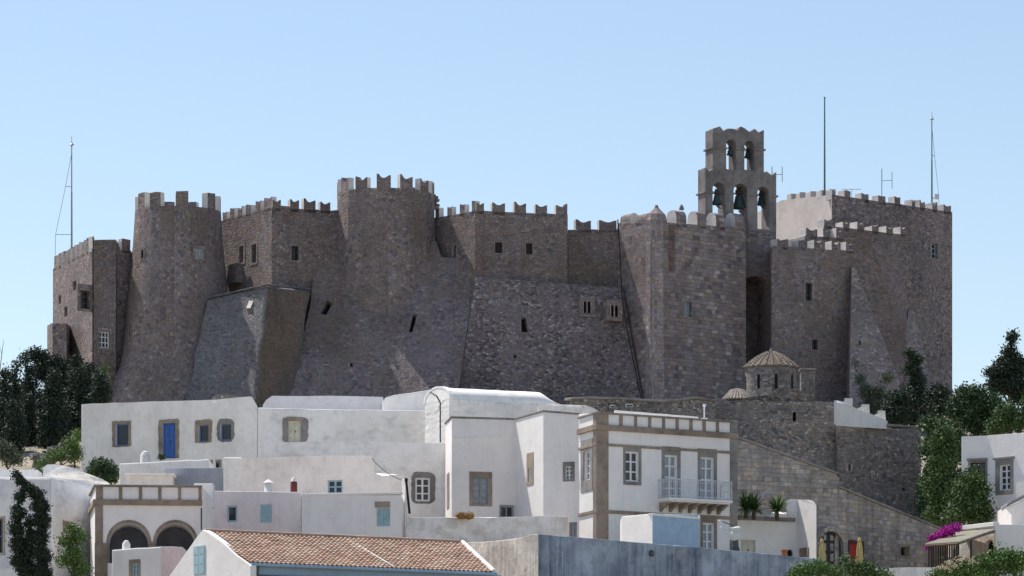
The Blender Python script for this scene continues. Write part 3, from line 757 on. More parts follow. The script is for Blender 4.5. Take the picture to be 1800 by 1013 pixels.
# --- great square tower at the right
h = House(None, None, None, [(1374, 328), (1462, 315.5), (1602, 322.5), (1674, 327)], [352, 342, 362, 373], 12, ['tower_white', 'rubble_far'], facemat=[0, 1, 1], root=mon, bname='great_tower', zb=ZB, jag=.02, rec=.3, back=(-3, 12))
h.open(2, 1636, 428, 1648, 454, 'window', cols=2, rows=3, fm='pale_blue_wood', sur=(2, 4, 3, 2, 'ashlar'))
h.build()
mrow(h.body, h.f[0], [(1383, 1391), (1399, 1406), (1417, 1425), (1436, 1444), (1452, 1459)], lin(1374, 352, 1462, 342), 9, 'flat', .5, ('tower_white', 'tower_white'))
mrow(h.body, h.f[1], [(1462.5, 1467), (1484, 1495), (1514, 1527), (1544, 1557), (1573, 1583)], lin(1462, 345, 1602, 362), 12, 'flat', .7, WM)
mrow(h.body, h.f[2], [(1603, 1609), (1617, 1626), (1639, 1648), (1659, 1672)], lin(1602, 364, 1674, 373), 13, 'swallow', .8, WM)
# tapering foot of the great tower
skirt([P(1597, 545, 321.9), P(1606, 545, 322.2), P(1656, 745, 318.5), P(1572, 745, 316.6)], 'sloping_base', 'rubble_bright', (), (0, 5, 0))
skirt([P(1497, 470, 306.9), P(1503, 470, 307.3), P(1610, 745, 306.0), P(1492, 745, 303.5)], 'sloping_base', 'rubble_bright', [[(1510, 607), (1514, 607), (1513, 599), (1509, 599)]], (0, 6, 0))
# --- belfry
mm = .37
def belf(px, D0, px0): 
    x0 = X(px0, D0); a = (px-900)/F; D = (D0-mm*x0)/(1-mm*a); return (a*D, D)
A = belf(1240, 304.9, 1240); B = belf(1366, 304.9, 1240); fb = Fc(A, B); TH = 1.5
mb = MB()
z_top = lambda px, y: fb.hit(px, y)[1]
def bz(x, y): return fb.hit(x, y)
low = [(0, 42), bz(1365.5, 440)]
pl = [bz(1240, 430), bz(1365, 430), bz(1365, 302), bz(1359, 308), bz(1352, 303), bz(1344, 301), bz(1344, 300), bz(1254, 300), bz(1254, 298), bz(1249, 293), bz(1243, 301), bz(1240, 294)]
pl = [bz(1240, 430), bz(1365, 430), bz(1365, 302), bz(1358, 309), bz(1348, 301), bz(1343.2, 304), bz(1343.2, 228), bz(1334, 233), bz(1327, 226), bz(1318, 232), bz(1309, 225), bz(1302, 222), bz(1296, 229), bz(1288, 226), bz(1279, 226), bz(1272, 230), bz(1266, 222), bz(1253, 226), bz(1253, 297), bz(1247, 301), bz(1240, 294)]
def arch_px(x0, x1, yb, yt):
    return archp((bz(x0, yb)[0], bz((x0+x1)/2, yb)[1], bz(x1, yb)[0], bz((x0+x1)/2, yt)[1]), 10)
holes = [arch_px(1253, 1275, 404, 321), arch_px(1290, 1314, 408, 323), arch_px(1332, 1352, 403, 328), arch_px(1277, 1294, 298, 245), arch_px(1309, 1326, 299, 248)]
slab(mb, fb, pl, holes, -TH, 0, back=True)
bel = mb.build('belfry', 'belfry_plaster', mon, bevel=.05)
mb = MB()
for x0, x1, yl, yr in ((1240, 1365, 337, 345), (1253, 1343, 259, 263)):
    mb = MB(); gaps = {337: [(1240, 1254), (1274, 1291), (1313, 1333), (1351, 1365)], 259: [(1253, 1278), (1293, 1310), (1325, 1343)]}[yl]
    for a, b in gaps:
        y = yl+(yr-yl)*((a+b)/2-x0)/(x1-x0); u0, z = bz(a, y); u1 = bz(b, y)[0]
        lo = -.12 if a == x0 else .0; hi = .12 if b == x1 else 0
        mb = MB(); fbox(mb, fb, u0+lo, z-.07, u1+hi, z+.07, -TH-.1, .1); mb.build('cornice', 'belfry_plaster', bel, bevel=.02)
ebase = fb.hit(1300, 430)[1]
# bells
def bell(px, py, D, s, label):
    base = P(px, py, D); root = empty('church_bell', base, label, 'bell', 'bells hanging in the belfry')
    mb = MB(); pr = [(.40, 0), (.42, .03), (.40, .08), (.33, .2), (.27, .38), (.235, .56), (.21, .68), (.14, .76), (.05, .79)]
    mb.lathe(base, [(r*s, z*s) for r, z in pr], 24); mb.lathe(base+Vector((0, 0, .01*s)), [(.37*s, 0), (.3*s, .2*s), (.2*s, .62*s)], 20); mb.build('bell_body', 'bronze', root, smooth=True)
    mb = MB(); mb.box(base+Vector((0, 0, .9*s)), (.42*s, .22, .26*s)); mb.box(base+Vector((0, 0, 1.1*s)), (.3*s, .2, .18*s)); mb.build('headstock', 'dark_wood', root, bevel=.03)
    mb = MB(); mb.tube(base+Vector((0, 0, .6*s)), base+Vector((.05, 0, -.12*s)), .025); mb.lathe(base+Vector((.05, 0, -.22*s)), [(.02, 0), (.07*s, .05), (.02, .14)], 8); mb.build('clapper', 'iron', root)
    mb = MB(); mb.tube(base+Vector((-.05, -.1, -.1*s)), base+Vector((.35, -.45, -.4*s)), .03); mb.tube(base+Vector((.1, -.1, .02)), base+Vector((.22, -.3, -.35*s)), .03); mb.build('striker', 'iron', root)
    mb = MB(); mb.tube(base+Vector((-.75*s, 0, .86*s)), base+Vector((.75*s, .15, .86*s)), .035); mb.build('axle', 'iron', root)
bell(1260, 360, 305.5, 1.0, 'left of the three lower bells in the belfry')
bell(1299, 367, 306.7, 1.38, 'largest bell, in the middle arch of the belfry')
bell(1338, 361, 307.7, .92, 'right of the three lower bells in the belfry')
bell(1283, 273, 306.1, .62, 'small bell in the left arch at the top of the belfry')
bell(1314, 278, 307.1, .66, 'small bell in the right arch at the top of the belfry')

# ---------------------------------------------------------------- masts and aerials
def mast(px, y0, y1, D, mat, label, guy=0, name='lightning_mast'):
    a, b = P(px, y1, D), P(px, y0, D); root = empty(name, a, label, 'mast')
    mb = MB(); H = (b-a).length; mid = a+(b-a)*.5
    mb.tube(a, mid, .075, .06); mb.tube(mid, a+(b-a)*.93, .05, .04); mb.build('pole', mat, root)
    mb = MB(); mb.tube(a+(b-a)*.93, b, .02); mb.lathe(a+(b-a)*.925, [(.02, -.1), (.2, 0), (.1, .08), (.03, .2)], 10); mb.build('lightning_rod', 'galvanised', root)
    if guy:
        mb = MB(); g = guy; pts = [a+(b-a)*.85, a+(b-a)*.55+Vector((g*.5, 0, 0)), a+(b-a)*.12+Vector((g*1.3, 0, 0)), a+Vector((g*1.35, 0, -1.5))]
        for p, q in zip(pts, pts[1:]): mb.tube(p, q, .018)
        for p in pts[1:3]: mb.tube(p, Vector((a.x, a.y, p.z)), .025)
        mb.build('down_wire', 'cable_pale', root)
mast(126, 240, 436, 306, 'galvanised', 'slender grey mast at the far left end of the fortress', -.95)
mast(1638, 197, 368, 329, 'green_pole', 'slender mast with side wire on the far right tower', .45)
a, b = P(1449.5, 402, 318), P(1449.5, 174, 318)
fp = empty('flagpole', a, 'tall bare dark flagpole right of the belfry', 'flagpole'); mb = MB(); mb.tube(a, b, .095, .05); mb.build('pole', 'green_pole', fp)
mb = MB(); mb.lathe(b, [(.03, 0), (.09, .08), (.03, .18)], 8); mb.build('cap', 'green_pole', fp)
def aerial(px, y0, y1, dx, D, label, w=.9):
    a, b = P(px, y1, D), P(px, y0, D); root = empty('roof_aerial', a, label, 'aerial', 'radio aerials on the fortress')
    mb = MB(); mb.tube(a, b, .03); mb.build('pole', 'green_pole', root)
    c_ = a+(b-a)*.6; e = c_+Vector((dx*D/F, 0, .05)); mb = MB(); mb.tube(c_, e, .022); mb.tube(e-Vector((0, 0, w*.75)), e+Vector((0, 0, w*.75)), .025); mb.build('aerial_arm', 'green_pole', root)
aerial(1550, 297, 350, 18, 323, 'two pronged radio aerial standing on the right tower')
aerial(1357, 293, 330, 18, 309.5, 'thin radio aerial sticking out beside the belfry', .8)
a = P(1497, 348, 323); root = empty('roof_aerial', a, 'low flat television aerial behind the tower merlons', 'aerial', 'radio aerials on the fortress')
mb = MB(); b = P(1497, 333, 323); mb.tube(a, b, .02); mb.tube(b-Vector((.75, 0, 0)), b+Vector((.75, 0, 0)), .02)
for k in range(6): mb.tube(b+Vector((-.7+k*.28, -.3, 0)), b+Vector((-.7+k*.28, .3, 0)), .015)
mb.build('aerial_arm', 'galvanised', root)
a = P(1646, 346, 327.5); root = empty('floodlight', a, 'pale floodlight mounted beside the mast on the right tower', 'floodlight')
mb = MB(); mb.box(a, (.35, .15, .45), rz=.3); mb.build('lamp_head', 'white_metal', root, bevel=.03)
mb = MB(); mb.tube(a, P(1638, 352, 328.6), .03); mb.build('bracket', 'galvanised', root)

# ================================================================ CHAPEL AND STONE TERRACES
h = House('stone_chapel', 'small rough stone chapel with tiled dome below the fortress', 'chapel', [(1252, 262), (1472, 263.5)], [705, 707], 9, 'rubble_chapel', jag=.08, zb=18,
          extra={0: [(1300, 703), (1315, 698), (1366, 696), (1372, 689), (1385, 684), (1400, 683), (1412, 687), (1419, 703), (1445, 705)]}, rec=.35)
h.open(0, 1393, 724, 1400, 741, 'hole', arch=True, sur=(1.5, 1.5, 1.5, 1, 'ashlar_pale'))
h.build(); chap = h.root
cD = 268.0; cc = Vector((X(1355, cD), cD, 0)); k = cD/F
mb = MB(); rd = 45*k
mb.lathe(cc, [(rd, Z(712, cD)), (rd, Z(649, cD)), (rd*1.06, Z(648.5, cD)), (rd*1.06, Z(646.5, cD))], 24); drum = mb.build('drum', 'rubble_chapel', chap, smooth=True)
for a in (-40, 0, 44, 90, 180, 270):
    a = R(a+8); n = Vector((math.sin(a), -math.cos(a), 0)); u = Vector((math.cos(a), math.sin(a), 0)); p = cc+n*(rd+.015); A = p-u*.09; B = p+u*.09
    fz = Fc((A.x, A.y), (B.x, B.y)); mb = MB(); pol = archp((0, Z(688, cD), fz.L, Z(662, cD)), 6); slab(mb, fz, pol, [], -.1, 0); mb.build('slit_window', 'dark_inside', drum)
H_ = (Z(619, cD)-Z(647, cD)); prd = [(max(.02, rd*1.08*(1-i/10)), Z(647, cD)+H_*(1-(1-i/10)**1.55)) for i in range(11)]
mb = MB(); mb.lathe(cc, prd, 48, cap=False); dome = mb.build('dome', 'brown_wood', chap, smooth=True)
mb = MB()
for a in range(24):          # ribs of overlapping cover tiles
    t0 = a*2*math.pi/24
    for i in range(9):
        r0, z0 = prd[i]; r1, z1 = prd[i+1]
        if r1 < .22 and a % 2: continue
        p = cc+Vector((r0*math.sin(t0), -r0*math.cos(t0), z0+.05)); q = cc+Vector((r1*math.sin(t0), -r1*math.cos(t0), z1+.01))
        mb.tube(p, q, .062, .038, seg=6)
mb.build('dome_tiles', 'dome_tile', dome)
mb = MB(); mb.lathe(cc+Vector((0, 0, Z(620, cD))), [(.16, -.05), (.1, .05), (.12, .12), (.05, .2), (.03, .35)], 8); mb.build('finial', 'cap_stone', dome)
# half domes with fanned tiles either side
def fan(px, py0, py1, rpx, D, name='apse_roof', a0=-80, a1=80, sq=1.0):
    c = Vector((X(px, D), D, 0)); k = D/F; z0, z1 = Z(py1, D), Z(py0, D); r = rpx*k
    mb = MB()
    base = [c+Vector((r*math.sin(R(a)), -r*math.cos(R(a)), z0)) for a in range(a0, a1+1, 13)]; tp = c+Vector((0, 0, z1))
    for p, q in zip(base, base[1:]):
        m1, m2 = p.lerp(tp, .55)+Vector((0, 0, .22)), q.lerp(tp, .55)+Vector((0, 0, .22)); mb.face((p, q, m2, m1)); mb.face((m1, m2, tp))
    mb.face([base[0]]+[tp]+[base[-1]])
    o = mb.build(name, 'brown_wood', chap)
    mb = MB()
    for p in base:
        m1 = p.lerp(tp, .55)+Vector((0, 0, .24)); mb.tube(p+Vector((0, 0, .04)), m1, .11, .085, seg=6); mb.tube(m1, tp, .085, .05, seg=6)
    mb.build('cover_tiles', 'dome_tile', o)
fan(1296, 684, 705, 27, 263.8)
h2 = House('ruined_pier', 'low broken stone pier right of the chapel dome', 'pier', [(1408, 276), (1433, 276)], [651, 650], 1.2, 'rubble_chapel', jag=.1, zb=24, bname='pier_body'); h2.build()
mb = MB(); f_ = h2.f[0]; fbox(mb, f_, -.1, h2.tz[0]+.0, f_.L+.1, h2.tz[0]+.12, -1.3, .1); mb.build('cap_slab', 'cap_stone', h2.root, bevel=.03)
# long low rubble building in front of the bastion
h = House('low_rubble_building', 'long low dark rubble building with rough roof edge at the fortress foot', 'stone building', [(1003, 254), (1258, 258)], [701, 706], 6, ['rubble_chapel'], jag=.07, zb=18,
          extra={0: [(1010, 700), (1100, 702), (1160, 706), (1185, 706), (1200, 703), (1225, 700)]}); h.build()
mb = MB(); f_ = h.f[0]
pts = [(1003, 702), (1040, 701), (1100, 703), (1160, 707), (1185, 706), (1205, 703), (1225, 701), (1257, 706)]
for (a, b), (c_, d) in zip(pts, pts[1:]):
    u0, z0 = f_.hit(a, b); u1, z1 = f_.hit(c_, d); mb.hexa([f_.p(u0, z0-.02, .12), f_.p(u1, z1-.02, .12), f_.p(u1, z1-.02, -1), f_.p(u0, z0-.02, -1), f_.p(u0, z0+.12, .12), f_.p(u1, z1+.12, .12), f_.p(u1, z1+.16, -1), f_.p(u0, z0+.16, -1)])
mb.build('roof_slab', 'cap_stone', h.root, bevel=.04)
for x, y, s_ in ((1077, 715, 9), (1106, 713, 13)):
    c_ = P(x, y, 240); root = empty('floodlight', c_, 'small rooftop floodlight above the balcony house, %s one' % ('left' if x < 1090 else 'right'), 'floodlight')
    mb = MB(); mb.box(c_, (s_*.034, .3, .16)); mb.build('lamp_head', 'white_metal', root, bevel=.02)
    mb = MB(); mb.tube(c_-Vector((0, 0, .6)), c_, .03); mb.box(c_+Vector((0, -.16, -.02)), (s_*.03, .02, .11)); mb.build('bracket', 'iron', root)
# terrace bastion
h = House('stone_terrace', 'tall rubble retaining block with flat top below the white battlement', 'retaining wall', [(1471, 262.3), (1619, 266)], [747, 755], 8, 'rubble_terrace', jag=.05, zb=15, rec=.25)
h.open(0, 1491, 816, 1495, 828, 'hole', sur=(5, 1, 4, 1, 'ashlar_pale')); h.open(0, 1587, 858, 1592, 863, 'hole')
h.build()
mb = MB(); f_ = h.f[0]; u0 = f_.hit(1560, 752)[0]; fbox(mb, f_, u0, h.tz[1]+.05, f_.L+.05, h.tz[1]+.2, -.8, .08); mb.build('coping', 'cap_stone', h.root, bevel=.03)
# white battlement above it
h = House('white_battlement', 'bright whitewashed wall with three square stepped merlons beside the chapel', 'parapet', [(1466, 260.8), (1470.5, 262), (1557, 264)], [704, 704, 738], .8, 'whitewash', jag=.01, zb=Z(754, 264),
          extra={1: [(1484, 706), (1484.5, 700), (1499, 700.5), (1500, 715), (1506, 719), (1513.5, 715), (1514.5, 710.5), (1528, 711), (1529, 727), (1536, 730), (1542.5, 727), (1543, 721.5), (1556, 722)]}, bname='parapet_wall', back=(.2, .9), bevel=.03); h.build()

# stepped long wall with arched gate
h = House('sloping_stone_wall', 'long streaked stone wall with sloping top, arched gate and red door', 'wall', [(1288, 221), (1472, 224), (1665, 232)], [768, 857, 936], 1.2, ['stair_stone'], jag=.02, zb=11,
          extra={0: [(1472, 834.5), (1472.5, 857)]}, rec=.35, bevel=.03)
h.tz[1] = Z(857, 224)
h.extra = {0: [(1380, 801), (1471, 834)]}
h.open(0, 1441, 934, 1471.2, 1030, 'hole') if False else None
h.open(1, 1493, 954, 1516, 1006, 'door', fm='red_wood', cols=1, rows=2, rec=.25, sur=(2, 2, 2, 0, 'dark_wood'))
h.open(1, 1583, 962, 1597, 977, 'window', fm='brown_wood', cols=1, rows=1, sur=(2.5, 2.5, 2.5, 2.5, 'frame_stone'))
h.build(); sw = h
# arched gate on its own face piece, proud of the wall
fg = Fc((X(1430, 222.6), 222.6), (X(1490, 224.2), 224.2)); r = fg.rect(1441, 934, 1483, 1025); k = 223/F
po = archp((r[0]-9*k, r[1], r[2]+9*k, r[3]+9*k), 14); pi_ = archp(r, 14); pi_ = [(a, max(b, r[1]+.002)) for a, b in pi_]
mb = MB(); slab(mb, fg, po, [pi_], -1.2, 0); mb.build('gate_arch', 'stair_stone', sw.root, bevel=.02)
gate = subparts(fg, sw.root, 'window', pi_, r, dict(rec=.3, fm='dark_wood', cols=4, rows=5, bar=.14, mull=.16, pm='glass_curtain'))
mb = MB(); f_ = sw.f[0]
for (a, b), (c_, d), f_, o_ in (((1288, 768), (1471, 834), sw.f[0], 0), ((1472.5, 857), (1664, 936), sw.f[1], 0)):
    u0, z0 = f_.hit(a, b); u1, z1 = f_.hit(c_, d)
    mb.hexa([f_.p(u0, z0-.0, .1), f_.p(u1, z1-.0, .1), f_.p(u1, z1, -1.3), f_.p(u0, z0, -1.3), f_.p(u0, z0+.12, .1), f_.p(u1, z1+.12, .1), f_.p(u1, z1+.12, -1.3), f_.p(u0, z0+.12, -1.3)])
mb.build('coping', 'cap_stone', sw.root, bevel=.03)

# ================================================================ WHITE HOUSES
# long upper house at left
FS, FG = 'frame_stone', 'frame_grey'
h = House('long_house', 'long whitewashed house with blue door and tan framed windows, top left of the village', 'house', [(143, 241), (452, 237)], [711, 714], 7, 'whitewash_warm', jag=.02, bevel=.1,
          extra={0: [(200, 708), (300, 705), (378, 703), (440, 697), (444, 699)]})
h.open(0, 203, 745, 226, 784, 'window', fm='blue_frame', cols=1, rows=1, bar=.09, sur=(5.5, 4.5, 4.5, 1.5, FS, .06))
h.open(0, 286, 744, 308.5, 806, 'door', fm='blue_wood', cols=2, rows=3, rec=.15, sur=(7, 6, 6, 0, FS, .08))
h.open(0, 348.5, 747, 366.5, 777, 'window', fm='blue_frame', cols=1, rows=1, bar=.08, sur=(6, 8, 5.5, 1.5, FS, .08))
h.open(0, 387, 745, 406.5, 774, 'window', fm='blue_frame', cols=1, rows=1, bar=.08, sur=(5.5, 8, 5.5, 3, FG, .3))
h.open(0, 370, 813, 385, 832, 'window', fm='blue_frame', cols=2, rows=1, bar=.08, sur=(1, 4, 4, 1, FS))
h.build(); lh = h.root; f_ = h.f[0]
mb = MB(); u = f_.hit(377, 760)[0]; fbox(mb, f_, u-.09, h.zb, u+.09, h.f[0].hit(377, 706)[1], -.05, .06); mb.build('pilaster', 'whitewash_warm', lh, bevel=.04)
def pot(px, y0, y1, D, r, label, mat='whitewash', top='cone', cat='chimney', capm='facade_white'):
    a = P(px, y1, D); H = Z(y0, D)-Z(y1, D); root = empty('chimney', a, label, cat)
    mb = MB(); mb.lathe(a, [(r, -.6), (r*.95, H*.62), (r*.85, H*.68)], 14); mb.build('chimney_stack', mat, root, smooth=True)
    mb = MB()
    if top == 'cone': mb.lathe(a, [(r*1.25, H*.66), (r*1.3, H*.72), (r*.5, H*.92), (r*.12, H)], 14)
    else: mb.lathe(a, [(r*.8, H*.66), (r*.6, H*.9), (r*.2, H)], 14)
    mb.build('chimney_cap', capm, root, smooth=True)
pot(255, 793, 812, 238.5, .3, 'small white dome topped chimney below the long house', top='dome')
# its continuation, stone showing through the limewash
h = House('limewashed_house', 'long low limewashed house with cream shuttered door in a grey ragged surround', 'house', [(452.3, 237), (776, 239.5)], [717, 722], 5, 'whitewash_rough', jag=.02, bevel=.08,
          extra={0: [(600, 720), (745, 722)]})
h.open(0, 507, 740, 529.5, 777, 'door', fm='cream_wood', cols=2, rows=3, rec=.12, sur=(11, 6, 12, .6, FG, .16))
h.build(); f_ = h.f[0]
mb = MB(); u = f_.hit(518, 735)[0]; fbox(mb, f_, u-.5, f_.hit(518, 740)[1], u+.5, f_.hit(518, 733)[1], -.05, .07); mb.build('lintel', FS, h.root, bevel=.04)
h = House('roof_parapet_house', 'pale upper storey set back behind the limewashed house, notched at its left end', 'house', [(462, 243.2), (673, 244)], [712, 698], 5, 'cement_lilac', jag=.02, bevel=.08,
          extra={0: [(468, 703), (478, 696), (560, 696), (640, 697)]}); h.build()
h = House('curved_parapet_house', 'whitewashed wall with rising curved top left of the barrel vault', 'house', [(672, 242), (776, 242.6)], [706, 684], 4, 'whitewash', jag=.02, bevel=.08,
          extra={0: [(676, 699), (690, 695), (720, 691), (745, 687), (757, 685)]}); h.build()
# barrel vault
def vault(name, label, pA, pB, rh, rw, mat, D0, D1, hipx=None, basem='whitewash_rough', baseh=1.2, sgn=1):
    """half-cylinder roof running from column pA to pB; crown rows given"""
    a = P(pA[0], pA[1], D0); b = P(pB[0], pB[1], D1); a.z -= rh; b.z -= rh
    ax = (b-a); ax2 = Vector((ax.x, ax.y, 0)).normalized(); n = Vector((ax2.y, -ax2.x, 0))
    root = empty(name, (a.x, a.y, a.z-baseh), label, 'house')
    K = 12; N = 14; mb = MB(); rings = []
    for i in range(N+1):
        c = a+(b-a)*i/N; f = 1
        if hipx and i > N-2: pass
        rings.append([c+n*(rw*math.cos(math.pi*k/K))+Vector((0, 0, rh*math.sin(math.pi*k/K)**.85+random.uniform(-.012, .012) if 0 < k < K else 0)) for k in range(K+1)])
    if hipx:
        e = P(hipx[0], hipx[1], D1+.4); last = []
        for p in rings[-1]: q = p+ax2*0; last.append(Vector((p.x+(e.x-b.x)*(1), p.y+.2, b.z+(p.z-b.z)*.06)))
        rings.append(last)
    for i in range(len(rings)-1):
        for k in range(K): mb.face((rings[i][k], rings[i+1][k], rings[i+1][k+1], rings[i][k+1]))
    mb.face(rings[0]); mb.face(rings[-1][::-1])
    o = mb.build('vault', mat, root, smooth=True)
    mb = MB()                                # raised rim at the left end
    for k in range(K):
        p, q = rings[0][k], rings[0][k+1]; c = a
        pp, qq = c+(p-c)*1.1, c+(q-c)*1.1; d = ax2*.28; s_ = -ax2*.03
        mb.hexa([p*1+s_, q*1+s_, q+d, p+d, pp+s_, qq+s_, qq+d, pp+d])
    mb.build('rim', mat, root)
    mb = MB(); A = a+n*rw*1.02-Vector((0, 0, baseh)); e_ = rings[-1][0]
    L = [a+n*rw*1.02, e_+n*rw*.02, e_-n*rw*2.04, a-n*rw*1.02]; zb = baseh
    mb.hexa([p-Vector((0, 0, zb)) for p in L]+[p+Vector((0, 0, .0)) for p in L]); mb.build('wall', basem, root, bevel=.03)
    return root
vault('vaulted_house', 'house with lime washed barrel vault roof in front of the fortress wall', (768, 682), (938, 690), .82, 1.6, 'vault_lime', 236.5, 239.5, (962, 712), baseh=5)
h = House('rough_roof_block', 'rough weathered roof block between the barrel vault and the balcony house', 'house', [(945, 228), (1053, 229)], [714, 722], 3, 'weathered', jag=.05, bevel=.25, extra={0: [(958, 711), (1000, 710), (1030, 711), (1045, 715)]}, zb=16, bname='wall'); h.build()
# chain / pipe down from the vault
root = empty('drain_pipe', P(774, 778, 235.6), 'thin dark pipe running down the white wall under the vault end', 'pipe')
mb = MB(); q = [P(757, 690, 236.2), P(768, 697, 234.4), P(774, 708, 234.4), P(774, 778, 234.4)]
for a, b in zip(q, q[1:]): mb.tube(a, b, .045)
mb.build('pipe', 'iron', root)
# terrace house below
h = House('terrace_house', 'white terrace house with ragged grey surround round one white window', 'house', [(454, 222), (790, 224)], [778, 780], 9, 'whitewash_rough', jag=.02, bevel=.07, extra={0: [(620, 776)]})
h.open(0, 730, 840, 756, 881.5, 'window', fm='white_wood', cols=2, rows=3, bar=.1, mull=.07, rec=.15, sur=(6.5, 10, 9, 4, FG, .25))
h.build()
root = empty('black_downpipe', P(719, 905, 205), 'short black slanted pipe at the right end of the pink house', 'pipe')
mb = MB(); mb.tube(P(714, 845, 206), P(720, 903, 206), .065); mb.tube(P(714, 841, 206), P(714, 847, 206), .09); mb.build('pipe', 'cable_black', root)

root = empty('slack_cable', P(655, 806, 211), 'thin slack cable drooping across the right end of the pink house', 'cable')
mb = MB(); q = [P(654+k*5.2, 806+22*math.sin(math.pi*k/20)**.8+k*1.6, 211.2) for k in range(11)]
for a, b in zip(q, q[1:]): mb.tube(a, b, .018)
mb.build('wire', 'iron', root)
# middle white house with angled corner
h = House('corner_house', 'large plain white house with bent front between vault and balcony house', 'house', [(783, 217), (794, 214), (905, 215), (955, 211), (1018, 210)], [746, 735, 738, 724, 729], 9, 'facade_white', jag=.0, bevel=.07, rec=.16)
h.open(1, 831, 839, 859, 887, 'window', fm='grey_wood', pm='glass_curtain', cols=2, rows=4, mull=.05, sur=(6, 9, 6, 3, FS))
h.open(1, 878, 888, 904, 930, 'window', fm='cement_grey', pm='glass_dark', cols=2, rows=2, bar=.12, label='grey panelled hatch half hidden by the low wall')
h.open(2, 929.5, 824, 936, 847, 'window', fm='white_wood', pm='glass_curtain', cols=2, rows=2, mull=.03, sur=(3, 10, 2, 2, FS))
h.open(3, 993.5, 820, 1005, 843, 'window', fm='white_wood', cols=2, rows=3, mull=.06, bar=.05, sur=(4, 7, 5, 3, FG))
h.open(3, 1000, 918, 1014, 960, 'window', fm='grey_wood', pm='cement_grey', cols=2, rows=2)
h.build(); ch = h.root
for i, (a, b, ya, yb) in enumerate(((783, 794, 744, 733.5), (794, 905, 733.5, 736.5), (905, 955, 736.5, 722.5), (955, 1018, 722.5, 727.5))):
    f_ = h.f[i]; mb = MB(); z0, z1 = h.tz[i], h.tz[i+1]
    mb.hexa([f_.p(0, z0, .06), f_.p(f_.L, z1, .06), f_.p(f_.L, z1, -.4), f_.p(0, z0, -.4), f_.p(0, z0+.09, .06), f_.p(f_.L, z1+.09, .06), f_.p(f_.L, z1+.09, -.4), f_.p(0, z0+.09, -.4)])
    mb.build('coping', 'cap_stone', ch, bevel=.015)
mb = MB(); f_ = h.f[1]; u0, z0 = f_.hit(795, 771); u1, z1 = f_.hit(905, 766)
mb.hexa([f_.p(0.02, z0-.05, .05), f_.p(f_.L, z1-.05, .05), f_.p(f_.L, z1-.05, -.05), f_.p(0.02, z0-.05, -.05), f_.p(0.02, z0+.03, .05), f_.p(f_.L, z1+.03, .05), f_.p(f_.L, z1+.03, -.05), f_.p(0.02, z0+.03, -.05)])
mb.build('string_course', 'facade_white', ch, bevel=.02)
mb = MB(); f_ = h.f[0]; r = f_.rect(786, 832, 790, 894); fbox(mb, f_, *r, -.1, .03); mb.build('stone_surround', FG, ch)

# balcony house
QS = 'quoin_stone'
h = House('balcony_house', 'tall white house with stone bands, balcony and panelled roof parapet', 'house', [(1017.5, 209.6), (1049, 207), (1295, 211.67)], [728, 726, 740], 9, 'facade_white', jag=0, bevel=.02, rec=.2)
h.open(0, 1026.5, 793, 1038, 844, 'window', fm='white_wood', pm='glass_curtain', cols=2, rows=4, mull=.05, sur=(5, 7, 4, 7, FG))
h.open(1, 1099.5, 794, 1123, 847, 'window', fm='white_wood', cols=2, rows=3, bar=.09, mull=.07, sur=(4, 9, 4, 5, FG))
h.open(1, 1168, 800, 1191, 878, 'window', fm='white_wood', pm='glass_curtain', cols=2, rows=4, bar=.1, mull=.07, sur=(5, 12, 5, .5, FG))
h.open(1, 1231.5, 804, 1255, 882, 'window', fm='white_wood', pm='glass_curtain', cols=2, rows=4, bar=.1, mull=.07, sur=(5, 12, 5, .5, FG))
h.open(1, 1235, 919, 1256, 968, 'window', fm='white_wood', pm='glass_curtain', cols=2, rows=3, bar=.1, mull=.07, sur=(4, 10, 4, 2, QS))
h.build(); bh = h.root; f0, f1 = h.f[0], h.f[1]
def zat(y, x=1049.5): return f1.hit(x, y)[1]
L1 = f1.L; uL = f1.hit(1069, 800)[0]; uR = f1.hit(1283, 800)[0]
mb = MB(); fbox(mb, f1, -.05, h.zb, uL, zat(726)-.02, -.3, .05); mb.build('corner_pilaster', QS, bh, bevel=.015)
mb = MB(); fbox(mb, f1, uR, h.zb, L1+.03, zat(726)-.02, -.3, .045); mb.build('corner_pilaster', FG, bh, bevel=.015)
for nm, y0, y1, n in (('cornice', 746, 756, .14), ('string_course', 779, 783.5, .075), ('string_course', 896, 902, .075), ('coping', 724, 727.5, .1)):
    mb = MB(); fbox(mb, f1, -.12 if n > .08 else -.06, zat(y1), L1+.02, zat(y0), -.35, n)
    mb.build(nm, QS if nm != 'coping' else 'cap_stone', bh, bevel=.02); mb = MB(); fbox(mb, f0, .01, zat(y1), f0.L+.001, zat(y0), -.35, n-.004)
    mb.build(nm, QS if nm != 'coping' else 'cap_stone', bh, bevel=.02)
pl_ = [(262, 320), (337, 398), (412, 470), (485, 543), (557, 613), (628, 684), (700, 752), (768, 822), (837, 893)]
xs_ = [(980+a/2.953, 980+b/2.953) for a, b in pl_]
for (a, b), (c_, d) in zip(xs_, xs_[1:]):
    mb = MB(); fbox(mb, f1, f1.hit(b, 740)[0], zat(746), f1.hit(c_, 740)[0], zat(727.5), -.1, .045); mb.build('parapet_post', QS, bh, bevel=.01)
